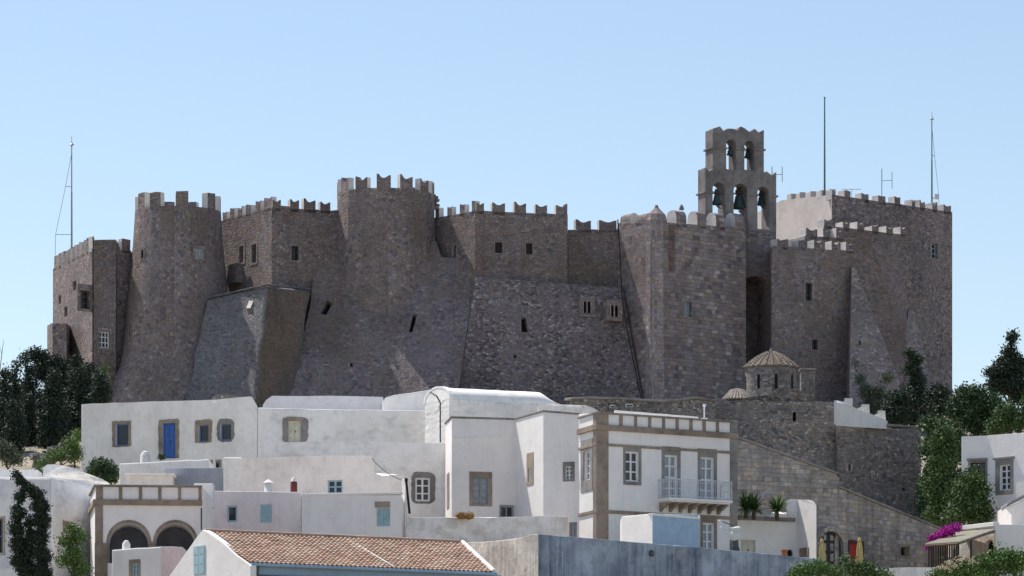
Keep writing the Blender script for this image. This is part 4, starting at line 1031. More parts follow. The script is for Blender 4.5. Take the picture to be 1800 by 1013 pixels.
# balcony
n_ = 1.0; uA, uB = f1.hit(1157, 880)[0], f1.hit(1268, 883)[0]; zf = f1.hit(1160, 877)[1]
mb = MB(); fbox(mb, f1, uA, zf-.13, uB, zf, 0, n_+.05); fbox(mb, f1, uA+.08, zf-.2, uB-.08, zf-.13, 0, n_-.05); bal = mb.build('balcony', 'facade_white', bh, bevel=.015)
for k in range(7):
    u = uA+.14+(uB-uA-.36)*k/6; mb = MB()
    q = [(0, zf-.2), (n_*.88, zf-.2), (n_*.88, zf-.3), (n_*.6, zf-.36), (n_*.5, zf-.46), (n_*.22, zf-.52), (n_*.1, zf-.66), (0, zf-.68)]
    A = [f1.p(u-.08, b, a) for a, b in q]; B = [f1.p(u+.08, b, a) for a, b in q]
    mb.face(A); mb.face(B[::-1])
    for i in range(8): mb.face((A[i], A[(i+1) % 8], B[(i+1) % 8], B[i]))
    mb.build('corbel', QS, bal, bevel=.01)
mb = MB(); rh = .98
for (ua, na), (ub, nb) in (((uA+.03, .03), (uA+.03, n_)), ((uA+.03, n_), (uB-.03, n_)), ((uB-.03, n_), (uB-.03, .03))):
    for hh, rr in ((rh, .028), (.1, .02), (rh-.14, .014)): mb.tube(f1.p(ua, zf+hh, na), f1.p(ub, zf+hh, nb), rr, seg=5)
    n = max(2, int(math.hypot(ub-ua, nb-na)/.13))
    for i in range(n+1):
        t_ = i/n; u, q = ua+(ub-ua)*t_, na+(nb-na)*t_; mb.tube(f1.p(u, zf, q), f1.p(u, zf+rh, q), .028 if i in (0, n) else .013, seg=5)
        if 0 < i < n and i % 2: mb.tube(f1.p(u-.04, zf+rh*.5, q), f1.p(u+.04, zf+rh*.5, q), .03, seg=5)
mb.build('railing', 'white_metal', bal)
# white parapet upstand and lamp post behind the roof edge
h = House('roof_upstand', 'thin white strip of roof wall just above the balcony house parapet', 'parapet', [(1080, 216), (1228, 219)], [721, 733], .5, 'facade_white', jag=.01, zb=20.5, bname='parapet_wall'); h.build()
a = P(1238, 738, 214); root = empty('roof_vent_pipe', a, 'thin white vent post on the balcony house roof', 'pipe')
mb = MB(); mb.tube(a-Vector((0, 0, .3)), P(1238, 714, 214), .04); mb.build('pipe', 'white_metal', root)
mb = MB(); mb.box(P(1238, 713, 214), (.16, .16, .14)); mb.tube(P(1232, 736, 214), P(1244, 736, 214), .03); mb.build('cap', 'white_metal', root, bevel=.03)
# boxy annexe, cream left face and pale blue right face
h = House('blue_annexe', 'small flat box building with cream left wall and pale blue right wall', 'building', [(1093, 202.6), (1147, 199.2), (1230.5, 201.6)], [908, 903, 906.5], 3.2, ['facade_white', 'paint_blue'], facemat=[0, 1], jag=0, bevel=.03,
          extra={1: [(1226, 905), (1229.5, 909)]}); h.build()
f_ = h.f[1]; mb = MB(); fbox(mb, f_, .02, f_.hit(1150, 905.0)[1]-.05, f_.L-.02, f_.hit(1150, 902.4)[1], -.3, .04); mb.build('coping', 'facade_white', h.root, bevel=.015)
h = House('low_garden_wall', 'crumbling whitewashed low garden wall with black grime below the corner house', 'wall', [(714, 206), (998, 208.5)], [910, 908], .6, 'weathered', jag=.05, bevel=.08, extra={0: [(810, 911), (900, 909), (975, 907), (994, 909)]}); h.build()

# pink house and its neighbours
h = House('pink_house', 'low pinkish house with stepped right end, two small chimneys before it', 'house', [(424, 214), (711, 211.5)], [806, 836], 5, 'whitewash_cream', jag=.015, bevel=.06,
          extra={0: [(430, 805), (560, 802), (652, 801), (657, 806), (657.5, 828), (662, 833), (672, 837), (700, 834)]})
h.open(0, 576, 844, 602, 868, 'window', fm='pale_blue_wood', cols=2, rows=2, bar=.08, mull=.07, rec=.12)
h.build()
h = House('white_stub_wall', 'short white wall stub at the left end of the pink house', 'wall', [(393, 217), (424, 216.5)], [804, 804], 3, 'whitewash_warm', jag=.02, bname='wall_body'); h.build()
h = House('courtyard_wall', 'plain white courtyard wall below the long house, stepping up to the right', 'wall', [(210, 226), (368, 225.5)], [815, 807], 3, 'whitewash_warm', jag=.02, bname='wall_body', bevel=.08); h.build()
h = House('cream_parapet', 'cream low wall with thin projecting cap behind the loggia', 'wall', [(222, 218), (303, 218)], [836, 834], 1.2, 'whitewash_cream', jag=0, bname='wall_body'); h.build()
f_ = h.f[0]; mb = MB(); fbox(mb, f_, -.1, h.tz[0]-.05, f_.L+.12, h.tz[0]+.1, -1.3, .12); mb.build('coping', 'whitewash_cream', h.root, bevel=.02)
h = House('grey_cement_house', 'plain grey cement box wall left of the pink house', 'house', [(289, 219.5), (424, 219)], [823, 822], 4, 'cement_grey', jag=0); h.build()
h = House('blush_house', 'faintly pink flat house with one dark window and one pale blue shutter', 'house', [(355, 207), (530, 206)], [863, 865], 4, 'whitewash_pink', jag=.01, bevel=.04)
h.open(0, 399, 889, 417, 918, 'window', fm='pale_blue_wood', cols=1, rows=1, bar=.09, rec=.12)
h.open(0, 457.5, 887, 477.5, 918.5, 'shutter', fm='pale_blue_wood', rec=.1)
h.build()
h = House('white_flat_house', 'low white flat house with pale blue shutters under a tan lintel', 'house', [(530.5, 205.4), (640, 204.6), (706, 204.2)], [871, 870, 870], 4, 'facade_white', jag=.01, bevel=.04)
r = h.open(1, 662, 893, 685.5, 925, 'shutter', fm='pale_blue_wood', rec=.12)
h.build(); f_ = h.f[1]; mb = MB(); r = f_.rect(659, 882, 686, 892.5); fbox(mb, f_, *r, -.05, .04); mb.build('lintel', FS, h.root, bevel=.02)
mb = MB()
for i, f_ in enumerate(h.f): fbox(mb, f_, 0, h.tz[0]-.05, f_.L, h.tz[0]+.08, -.3, .06)
mb.build('coping', 'facade_white', h.root, bevel=.02)
h = House('party_wall', 'narrow rough white wall end right of the pink house', 'wall', [(706.5, 208), (713, 207.8)], [842, 842], 3, 'weathered', jag=.02, bname='wall_body'); h.build()
h = House('roof_hatch_box', 'small white box on the roof edge right of the loggia', 'roof box', [(341, 204), (375, 204)], [850, 850], 1, 'facade_white', jag=.0, bname='box_body', zb=17); h.build()
pot(472, 843, 864, 206.8, .22, 'white chimney with cone cap on the blush house roof')
pot(516.5, 839, 864, 207, .19, 'dark red brick chimney with small white cap', mat='brick_red', top='dome')

# loggia house
h = House('loggia_house', 'white house with two stone arches and panelled stone parapet', 'house', [(159, 200.5), (168, 195), (355, 195.5)], [874, 853.5, 855.5], 7, 'facade_white', jag=0, bevel=.02, rec=.45)
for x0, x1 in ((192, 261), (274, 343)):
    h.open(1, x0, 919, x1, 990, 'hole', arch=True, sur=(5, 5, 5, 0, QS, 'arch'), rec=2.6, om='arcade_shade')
h.tz[0] = h.tz[1]
h.build(); lg = h.root; f0, f1 = h.f
def z2(y): return f1.hit(175, y)[1]
for nm, y0, y1, n in (('coping', 852, 856, .1), ('cornice', 878, 888, .13)):
    mb = MB(); fbox(mb, f1, -.1, z2(y1), f1.L+.02, z2(y0), -.3, n); mb.build(nm, 'cap_stone' if nm == 'coping' else QS, lg, bevel=.02); mb = MB(); fbox(mb, f0, 0.01, z2(y1), f0.L+.0, z2(y0), -.3, n-.004); mb.build(nm, 'cap_stone' if nm == 'coping' else QS, lg, bevel=.02)
for a, b in ((168.5, 181), (209, 215), (244, 250), (278, 284), (313, 318.5), (349, 354.5)):
    mb = MB(); fbox(mb, f1, f1.hit(a, 870)[0], z2(878), f1.hit(b, 870)[0], z2(856), -.1, .045); mb.build('parapet_post', QS, lg, bevel=.01)
mb = MB(); fbox(mb, f1, -.03, z2(955), f1.hit(181, 900)[0], z2(888), -.2, .045); fbox(mb, f1, -.05, h.zb, f1.hit(189, 900)[0], z2(955), -.2, .075); mb.build('corner_pilaster', QS, lg, bevel=.015)
mb = MB(); fbox(mb, f1, f1.hit(262, 900)[0], h.zb, f1.hit(273, 900)[0], z2(957), -.3, .06); fbox(mb, f1, f1.hit(260, 900)[0], z2(957), f1.hit(275, 900)[0], z2(952), -.3, .09); mb.build('column', QS, lg, bevel=.02)
a, b = P(354, 893, 195.1), P(354, 932, 195.1); mb = MB(); mb.tube(a, b, .04); mb.build('downpipe', 'iron', lg)
h = House('small_white_house', 'small white house with tan framed blue window before the loggia', 'house', [(197, 188.5), (283, 187), (322, 188.5)], [967, 961, 962], 3.2, ['facade_white', 'whitewash_warm'], facemat=[0, 1], jag=.02, bevel=.05)
h.open(0, 232, 991, 245, 1020, 'window', fm='pale_blue_wood', pm='glass_curtain', cols=2, rows=3, rec=.1, sur=(5, 6, 2, 0.6, FS))
h.build()
pot(222, 950, 966, 188.8, .2, 'squat white chimney on the small white house', top='dome')

# tiled roof house
A = P(360, 935, 180); mR = .6; dR = Vector((1, mR, 0)).normalized(); dS = Vector((mR, -1, 0)).normalized()   # along ridge, down the front slope
def onray(px, D0, m, px0):
    x0 = X(px0, D0); a = (px-900)/F; D = (D0-m*x0)/(1-m*a); return Vector((a*D, D, 0))
Rg0 = Vector((A.x, A.y, 0)); Rg1 = onray(812, 180, mR, 360); zR = A.z; run = 4.5
Ev0 = Rg0+dS*run; zE = (HY-989)/F*Ev0.y
LR = (Rg1-Rg0).length; LE = (onray(866, Ev0.y, mR, 900+Ev0.x*F/Ev0.y)-Ev0).length
c0 = Rg0+Vector((0, 0, zR)); th_ = empty('tiled_house', (Ev0.x, Ev0.y, 9), 'long house with red clay tile roof and white gable in the foreground', 'house')
mb = MB(); rows = 17; pitch = .235; segs = 4; slope_len = math.hypot(run, zR-zE); up = Vector((0, 0, 1)); dn = (dS*run+Vector((0, 0, zE-zR))).normalized(); nr = dR.cross(dn); nr = nr if nr.z > 0 else -nr
for r_ in range(rows):
    s0 = slope_len*r_/rows; s1 = slope_len*(r_+1)/rows+.03
    lim = LR+(LE-LR)*(r_+1)/rows; nc = int(lim/pitch); off = (r_ % 2)*pitch*.5
    for c_ in range(nc+1):
        a0 = c_*pitch+off*0; jz = random.uniform(-.008, .008); prev = None
        for q in range(segs+1):
            t_ = q/segs; u = a0+t_*pitch
            if u > lim: break
            hh = .045*math.sin(math.pi*min(1, t_/.7)) if t_ < .7 else -.012
            p0 = c0+dR*u+dn*s0+nr*(hh+.0+jz); p1 = c0+dR*u+dn*s1+nr*(hh+.05+jz)
            if prev:
                e0, e1 = (c_+.02, r_+.02), (c_+.98, r_+.98)
                mb.face((prev[0], p0, p1, prev[1]), (e0, e0, e1, e1)); mb.face((prev[1], p1, p1-nr*.05, prev[1]-nr*.05), (e0, e0, e1, e1))
            prev = (p0, p1)
roof = mb.build('roof', 'roof_tile', th_, merge=False)
mb = MB()
for k in range(int(LR/.38)):
    p = c0+dR*(k*.38)+Vector((0, 0, .03)); mb.tube(p, p+dR*.42+Vector((0, 0, .02)), .12, .10, seg=8)
mb.build('ridge_tiles', 'roof_tile', roof)
mb = MB()      # other slope, and solid body
bS = -dS; E0b = Rg0+bS*run*.8; 
pF = [c0-nr*.03, c0+dR*LR-nr*.03]; e = [Ev0+Vector((0, 0, zE)), Ev0+dR*LE+Vector((0, 0, zE))]
bk = [E0b+Vector((0, 0, zR-2.2)), E0b+dR*LR+Vector((0, 0, zR-2.2))]
mb.face((pF[0], pF[1], bk[1], bk[0])); mb.face((pF[0]-nr*.03, pF[1]-nr*.03, e[1]-nr*.03, e[0]-nr*.03)); mb.build('roof_slope', 'terracotta', roof, merge=False)
gl = Rg0-dR*.08; zg = 8.5
mb = MB()      # gable wall with swept rake
prof_ = [(run*1.04, zE-.15), (run*.93, zE+.06), (run*.72, zE+.42), (run*.4, zR-.55), (run*.15, zR-.12), (0, zR+.1), (-run*.15, zR-.2), (-run*.75, zR-1.75), (-run*.85, zR-2.0)]
front = [gl+dS*s_+Vector((0, 0, z)) for s_, z in prof_]; 
bot = [Vector((front[-1].x, front[-1].y, zg)), Vector((front[0].x, front[0].y, zg))]
poly = front+bot; 
for t_ in cdt([(s_, z) for s_, z in prof_]+[(-run*.85, zg), (run*1.04, zg)], []): 
    for dd in (0, .3): mb.face([gl+dS*a+Vector((0, 0, b))+dR*dd for a, b in t_])
for i in range(len(poly)): mb.face((poly[i], poly[(i+1) % len(poly)], poly[(i+1) % len(poly)]+dR*.3, poly[i]+dR*.3))
mb.build('gable_wall', 'facade_white', th_, bevel=.04)
fgb = Fc(gl-dS*run*.85-dR*.0, gl+dS*run*1.04-dR*.0); fgb = Fc((fgb.O.x, fgb.O.y), (fgb.O.x+fgb.U.x*5, fgb.O.y+fgb.U.y*5))
r = fgb.rect(342, 960, 361, 1011); 
if fgb.N.y > 0: fgb.N = -fgb.N
mb = MB(); fbox(mb, fgb, *r, -.03, .05); sh = mb.build('window_frame', 'pale_blue_wood', th_)
for s_ in (0, 1):
    a = r[0]+(r[2]-r[0])*s_/2+.03; b = r[0]+(r[2]-r[0])*(s_+1)/2-.03; mb = MB()
    for q in range(3): 
        z0 = r[1]+(r[3]-r[1])*q/3+.05; z1 = r[1]+(r[3]-r[1])*(q+1)/3-.04; fbox(mb, fgb, a+.04, z0, b-.04, z1, .03, .06)
    mb.build('shutter', 'pale_blue_wood', sh)
mb = MB(); bo = Ev0-dS*.25; ff = Fc((bo.x, bo.y), (bo.x+dR.x, bo.y+dR.y)); fbox(mb, ff, .35, zg, LE+.6, zE-.1, -3.4, 0); mb.build('wall', 'fascia_blue', th_)
mb = MB(); e0 = Ev0+Vector((0, 0, zE-.08)); mb.tube(e0+dS*.06, e0+dR*(LE+.2)+dS*.06, .07, seg=8); mb.build('gutter', 'fascia_blue', th_)
mb = MB(); fbox(mb, ff, .4, zE-.62, LE+.75, zE-.52, -.1, .1); mb.build('string_course', 'iron', th_)
mb = MB(); p = ff.p(.32, zE-.05, .12); mb.box(p, (.34, .3, .22), rz=.54); mb.box(p-Vector((0, 0, 1.5)), (.26, .2, 3), rz=.54); mb.build('downpipe', 'iron', th_, bevel=.02)
mb = MB(); p0 = c0+dR*(LR+.02)+nr*.05; p1 = Ev0+dR*(LE+.05)+Vector((0, 0, zE))+nr*.05
mb.tube(p0, p1, .11, seg=8); p2 = c0+dR*LR*.42+nr*.07; mb.build('hip_flashing', 'facade_white', roof)
mb = MB(); mb.tube(c0+dR*LR*.53+nr*.04, c0+dR*LR*.545+dn*slope_len*.98+nr*.05, .03, seg=6); mb.build('mortar_line', 'weathered', roof)

# beige wall and long streaked blue wall
h = House('beige_garden_wall', 'weathered beige plaster wall behind the tiled roof end', 'wall', [(812, 196), (946, 188.5)], [955, 939], 1.2, 'weathered_beige', jag=.02, bname='wall_body', bevel=.03, extra={0: [(880, 950), (905, 947), (920, 945), (933, 939)]}, rec=.2); h.build()
h = House('blue_garden_wall', 'long blue cement wall with dark vertical rain streaks along the bottom', 'wall', [(946.5, 188.4), (1150, 191.5), (1235, 193.2), (1452, 199)], [939, 956, 963, 984], .7, 'cement_blue', jag=.012, bname='wall_body', bevel=.03, extra={0: [(1140, 955)]}); h.build()
f_ = h.f[0]; mb = MB(); c_ = f_.p(*f_.hit(1145, 974), .0)
mb.lathe(c_+Vector((0, -.02, -.12)), [(.05, 0), (.14, .05), (.14, .22), (.05, .3)], 10); mb.build('wall_lamp', 'iron', h.root)
f_ = h.f[1]; mb = MB(); slab(mb, f_, [(a, b) for a, b in blobp(f_.rect(1187, 967, 1206, 986), .03, .4, 3)], [], -.01, .02); mb.build('cement_patch', 'cement_grey', h.root)
# white low house with planter roof
h = House('planter_house', 'low white house with yuccas on its ledge right of the balcony house', 'house', [(1295.5, 214), (1402, 215.5), (1435, 213.5)], [897, 908, 889], 5, 'facade_white', jag=.012, bevel=.09,
          extra={0: [(1342, 900), (1382, 904), (1383, 880), (1390, 877)], 1: [(1425, 879), (1431, 882)]}, rec=.15)
h.tz[1] = Z(878, 215.5)
h.open(0, 1302.5, 949, 1328, 985, 'door', fm='cream_wood', cols=2, rows=2)
h.open(0, 1384, 966, 1394, 985, 'hole', arch=True)
h.build(); f_ = h.f[0]
mb = MB(); r = f_.rect(1296.5, 909, 1402, 916); fbox(mb, f_, r[0], r[1], r[2]-.2, r[3], -.05, .16); mb.build('ledge', 'cap_stone', h.root, bevel=.03)
mb = MB(); f1_ = h.f[1]; r = f1_.rect(1406, 963, 1422, 985); fbox(mb, f1_, *r, -.05, .04); mb.build('stone_surround', FS, h.root, bevel=.02)

# right hand house
h = House('right_house', 'large white house at the right edge with stone framed windows', 'house', [(1690, 240.5), (1735, 240), (1860, 236)], [768, 766, 757], 8, 'facade_white', jag=.01, bevel=.08, back=(3, 8), extra={0: [(1692, 767)]}, rec=.22)
h.open(1, 1757, 817, 1776, 862, 'window', fm='white_wood', cols=2, rows=4, bar=.08, mull=.07, sur=(7, 10, 5.5, 6, FG))
h.open(0, 1706, 813, 1732, 862, 'window', fm='dark_wood', cols=2, rows=3, sur=(4, 6, 4, 3, FG))
h.open(1, 1756, 892, 1766, 940, 'door', fm='dark_wood', cols=1, rows=2)
h.build(); f_ = h.f[1]
for fi, a, b, y0, y1 in ((1, 1747, 1784, 803.5, 807.5), (0, 1700, 1735.5, 806, 810)):
    mb = MB(); r = h.f[fi].rect(a, y0, b, y1); fbox(mb, h.f[fi], *r, -.05, .13); mb.build('lintel', FG, h.root, bevel=.02)
h = House('side_annexe', 'white annexe with sloping grey roof edge at the right border', 'house', [(1768, 232), (1778, 231), (1860, 231)], [889, 889, 850], 4, 'facade_white', jag=.01, extra={1: [(1781, 888)]}); h.build()
f_ = h.f[1]; mb = MB(); u0, z0 = f_.hit(1770, 888); u1, z1 = f_.hit(1860, 843)
mb.hexa([f_.p(u0, z0, .2), f_.p(u1, z1, .2), f_.p(u1, z1, -3), f_.p(u0, z0, -3), f_.p(u0, z0+.12, .2), f_.p(u1, z1+.12, .2), f_.p(u1, z1+.12, -3), f_.p(u0, z0+.12, -3)]); mb.build('roof', 'cement_grey', h.root)
h = House('awning_house', 'low white flat roofed house behind the beige awning', 'house', [(1688, 229), (1749, 226), (1860, 227)], [928, 922, 923], 4, ['weathered_beige', 'facade_white'], facemat=[0, 1], jag=.01, rec=.2)
h.open(0, 1733, 950, 1746, 985, 'hole', arch=True)
h.build()
f_ = h.f[0]; mb = MB(); fbox(mb, f_, 0, h.tz[0]-.15, f_.L, h.tz[0]+.1, -.3, .1); mb.build('coping', 'facade_white', h.root, bevel=.03)
root = empty('awning_shelter', P(1640, 1000, 222), 'beige corrugated lean-to roof on thin posts beside the magenta flowers', 'awning')
c4 = [P(1626, 957, 221.5), P(1684, 953, 219.5), P(1748, 931, 225.6), P(1693, 935, 228.6)]
mb = MB(); N = 22
for i in range(N):
    for q in range(2):
        t0, t1 = (i+q/2)/N, (i+(q+1)/2)/N; w_ = Vector((0, 0, .05)); 
        a0, b0 = c4[0].lerp(c4[1], t0)+w_*(q), c4[3].lerp(c4[2], t0)+w_*(q); a1, b1 = c4[0].lerp(c4[1], t1)+w_*(1-q), c4[3].lerp(c4[2], t1)+w_*(1-q)
        mb.face((a0, a1, b1, b0)); th2 = Vector((0, 0, -.03)); mb.face((a0+th2, a1+th2, b1+th2, b0+th2)); mb.face((a0, a1, a1+th2, a0+th2))
mb.build('roof_sheet', 'corrugated', root, merge=False)
mb = MB()
for a, b in ((c4[0], c4[1]), (c4[1], c4[2]), (c4[0], c4[3])): mb.tube(a-Vector((0, 0, .1)), b-Vector((0, 0, .1)), .06)
mb.build('beam', 'brown_wood', root)
for q in (c4[0].lerp(c4[1], .2), c4[1].lerp(c4[0], .04), c4[1].lerp(c4[2], .35)):
    mb = MB(); mb.tube(Vector((q.x, q.y, ground(q.x, q.y)-.5)), q-Vector((0, 0, .1)), .06); mb.build('post', 'dark_wood', root)
mb = MB(); 
for k in range(14): 
    a = c4[0].lerp(c4[3], .1+k*.06)-Vector((0, 0, .15)); b = Vector((a.x, a.y, Z(1010, a.y))); 
    mb.tube(a, b, .05) 
mb.build('reed_screen', 'dark_wood', root)
h = House('low_front_wall', 'low pinkish wall with white cap below the long stone wall', 'wall', [(1470, 212), (1655, 216)], [1000, 997], .5, 'weathered', jag=.02, bname='wall_body', zb=9); h.build()

# left house
h = House('left_house', 'blank white house at the left edge with rounded vault behind', 'house', [(-60, 203), (90, 198.5), (163, 204)], [838, 839, 857], 7, ['cement_lilac', 'whitewash_rough'], facemat=[0, 1], jag=.03, bevel=.12, rec=.15, extra={1: [(120, 845), (150, 853)]})
h.open(0, -6, 912, 6, 973, 'window', fm='blue_frame', cols=1, rows=2, sur=(2, 3, 3, 2, FS))
h.open(1, 113, 930, 124, 953, 'window', fm='cream_wood', pm='glass_curtain', cols=2, rows=2, sur=(3, 5, 3, 2, FS))
h.build()
h = House('left_roof_wall', 'low white roof wall at the left border above the left house', 'wall', [(-60, 208), (66, 208)], [826, 826], 2, 'vault_lime', jag=.02, zb=17, bname='wall_body'); h.build()
h = House('left_vault', 'bulging lime coloured vault end behind the left house', 'vaulted roof', [(74, 204.5), (197, 206.2)], [838, 858], 4, 'vault_lime', jag=.01, bevel=.35, zb=16, bname='vault',
          extra={0: [(76, 822), (84, 816.5), (110, 818), (145, 825), (152, 833), (180, 842), (194, 850)]}); h.build()

# ---------------------------------------------------------------- small things
def parasol(px, y0, y1, D, label):
    a, b = P(px, y1, D), P(px, y0, D); a.z = min(a.z, b.z-1.5); H = (b-a).length
    root = empty('folded_parasol', a, label, 'parasol', 'closed yellow parasols by the stone gate')
    gz = ground(a.x, a.y); mb = MB(); mb.tube(Vector((a.x, a.y, gz-.2)), b, .035); mb.build('pole', 'brown_wood', root)
    mb = MB(); K = 12; ring = []
    pr = [(.27, 0), (.26, .1), (.2, .45), (.19, .5), (.17, .75), (.12, .9), (.07, 1.0)]
    for r, t_ in pr: ring.append([a+Vector(((r*(1 if k % 2 else .68))*math.cos(2*math.pi*k/K), (r*(1 if k % 2 else .68))*math.sin(2*math.pi*k/K), H*t_+(.08 if (t_ == 0 and k % 2) else 0))) for k in range(K)])
    for i in range(len(ring)-1):
        for k in range(K): mb.face((ring[i][k], ring[i][(k+1) % K], ring[i+1][(k+1) % K], ring[i+1][k]))
    mb.face(ring[-1]); mb.build('canopy', 'canvas', root)
    mb = MB(); mb.lathe(b, [(.1, -.06), (.09, .03), (.03, .12)], 8); mb.build('finial', 'canvas', root)
parasol(1445, 951, 988, 205, 'closed yellow parasol in front of the arched gate')
parasol(1511, 949, 1000, 205, 'closed yellow parasol in front of the red door')
a = P(1379, 977, 197.2); root = empty('flower_pot', a, 'small terracotta pot standing on the blue wall', 'pot')
mb = MB(); mb.lathe(a-Vector((0, 0, .02)), [(.11, 0), (.16, .24), (.19, .25), (.19, .31), (.15, .31), (.12, .2)], 14, cap=True); mb.build('pot_body', 'terracotta', root, smooth=True)
# wrapped lamp-like mast with two slanting arms
D_ = 197.6; a = P(1293, 972, D_); root = empty('wrapped_crane', a, 'white wrapped bundle on a post with a slanting double arm behind the blue wall', 'hoist')
mb = MB(); mb.tube(a-Vector((0, 0, 1)), P(1293, 935, D_), .16, .14, 8); mb.build('post', 'iron', root)
for s_ in (-1, 1): 
    mb = MB(); mb.tube(P(1293, 948, D_), P(1293+s_*9, 974, D_-.2), .03); mb.build('brace', 'iron', root)
mb = MB(); mb.lathe(P(1293, 950, D_), [(.16, 0), (.3, .12), (.32, .3), (.24, .45), (.27, .6), (.12, .68)], 9)
for v in range(len(mb.v)): mb.v[v] = mb.v[v]+Vector((math.sin(mb.v[v].z*9+mb.v[v].x*5)*.05, 0, math.cos(mb.v[v].x*14)*.03))
mb.build('wrapping', 'wrap_white', root)
mb = MB(); mb.tube(P(1287, 944, D_-.1), P(1265, 915, D_-.3), .09, .07); mb.tube(P(1283, 949, D_-.1), P(1267, 926, D_-.3), .07, .05); mb.build('arm', 'white_metal', root)
mb = MB(); mb.tube(P(1292, 925, D_), P(1266, 916, D_-.3), .025); mb.build('stay', 'iron', root)
# coil of wire by the dry bush
root = empty('wire_coil', P(844, 912, 205.6), 'loose pale wire coil on the low wall beside the dry bush', 'wire')
mb = MB(); c_ = P(844, 904, 206.0); pr = None
for i in range(60):
    t_ = i/60*math.pi*6; p = c_+Vector((math.cos(t_)*.13, math.sin(t_)*.1, -.25+i/60*.5))
    if pr: mb.tube(pr, p, .013, seg=4)
    pr = p
mb.build('wire', 'white_metal', root)

# ================================================================ PLANTS
def leaves(mb, c, rad, n, size, clump=.35, k=22, shell=.5, flat=1.0):
    """n clumps of k leaf faces scattered through an ellipsoid"""
    c = Vector(c)
    for _ in range(n):
        while True:
            d = Vector((random.uniform(-1, 1), random.uniform(-1, 1), random.uniform(-1, 1)))
            if shell < d.length < 1: break
        cc_ = c+Vector((d.x*rad[0], d.y*rad[1], d.z*rad[2]))
        for _ in range(k):
            p = cc_+Vector((random.gauss(0, 1), random.gauss(0, 1), random.gauss(0, .8)))*clump
            u = Vector((random.gauss(0, 1), random.gauss(0, 1), random.gauss(0, 1)*flat)).normalized(); v = u.orthogonal().normalized()
            v = (Matrix.Rotation(random.uniform(0, 6.28), 3, u) @ v); s_ = size*random.uniform(.6, 1.3)
            b = len(mb.v); mb.v += [p-u*s_*.9, p-v*s_*.45, p+u*s_*.9, p+v*s_*.45]; mb.f.append((b, b+1, b+2, b+3)); mb.uv += [(0, 0), (1, 0), (1, 1), (0, 1)]; mb.mi.append(0)
def plant(name, label, cat, D, blobs, mat, size=.11, dens=1.0, clump=.3, k=22, trunk=True, group=None, trunkpx=None, shell=.4):
    """blobs: (px, py, rx px, ry px[, dD])"""
    kk = D/F; lo = max(b[1]+b[3] for b in blobs); cx = trunkpx or sum(b[0] for b in blobs)/len(blobs)
    x = X(cx, D); gz = ground(x, D); root = empty(name, (x, D, gz), label, cat, group)
    mb = MB()
    for b in blobs:
        dd = b[4] if len(b) > 4 else 0; c = P(b[0], b[1], D+dd); rx, rz = b[2]*kk, b[3]*kk; ry = min(rx, rz)*1.0 if rx > rz*2 else rx
        n = max(6, int(dens*62*(rx*rz+ry*rz+rx*ry)/ (clump*6)))
        leaves(mb, c, (max(.05, rx-clump), ry, max(.05, rz-clump)), n, size*.8, clump*.8, k, shell)
    mb.build('crown', mat, root, merge=False)
    if trunk:
        mt = MB(); top = P(cx, min(b[1] for b in blobs), D); base = Vector((x, D, gz-.4)); H = top.z-base.z
        r0 = max(.06, min(.35, H*.03)); prev = base
        for i in range(1, 6):
            q = base+(top-base)*i/5+Vector((random.uniform(-.1, .1), random.uniform(-.1, .1), 0))
            mt.tube(prev, q, r0*(1-(i-1)/5.5), r0*(1-i/5.5), 7); prev = q
        for b in blobs:
            c = P(b[0], b[1], D+(b[4] if len(b) > 4 else 0)); s_ = base+(top-base)*max(.1, min(.8, (c.z-base.z)/H*.7)); mt.tube(s_, c, r0*.45, r0*.15, 6)
        mt.build('trunk', 'bark', root)
    return root
def column_blobs(px, y0, y1, w, n=7, jit=4):
    out = []
    for i in range(n):
        t_ = i/(n-1); ww = w*(.28+.72*min(1, (t_+.05)*1.7)) if t_ < .8 else w*(1-.3*(t_-.8)/.2)
        out.append((px+random.uniform(-jit, jit), y0+(y1-y0)*t_+w*.3*(1-t_), ww, (y1-y0)/n*.85))
    return out
GL = 'dark conifers at the left foot of the fortress'
for px, y0, y1, w_, D, lab in (
    (6, 650, 790, 17, 258, 'dark cypress cut by the left border'), (27, 640, 780, 12, 264, 'slim dark cypress second from the left border'),
    (47, 628, 780, 12, 266, 'slim dark cypress with two tips near the left border'), (92, 652, 800, 30, 254, 'broad cone shaped dark cypress nearest the rubble slope'),
    (52, 695, 790, 17, 256, 'short dark cypress below the slim pair'), (132, 632, 790, 26, 266, 'dark conifer under the lower left bay of the fortress'),
    (176, 652, 715, 16, 258, 'small dark cypress at the corner of the long house'), (24, 705, 800, 22, 252, 'low dark cypress at the left border'), (160, 640, 720, 18, 268, 'dark conifer against the fortress left of the palm')):
    plant('cypress_tree', lab, 'tree', D, column_blobs(px, y0, y1, w_), 'leaf_cypress', .13, 1.25, .26, 26, group=GL)
plant('juniper_tree', 'dark bushy juniper with rounded top left of the fortress', 'tree', 270, [(66, 625, 20, 15), (95, 640, 22, 18), (78, 655, 28, 22), (110, 655, 22, 22), (120, 690, 30, 30), (50, 690, 20, 30), (85, 720, 45, 35)], 'leaf_cypress', .14, 1.1, .3, 26, group=GL)
plant('juniper_tree', 'dark juniper filling the gap right of the broad cypress', 'tree', 262, [(138, 665, 20, 22), (150, 700, 22, 30), (120, 740, 35, 35), (150, 740, 15, 30)], 'leaf_cypress', .14, 1.1, .3, 26, group=GL)
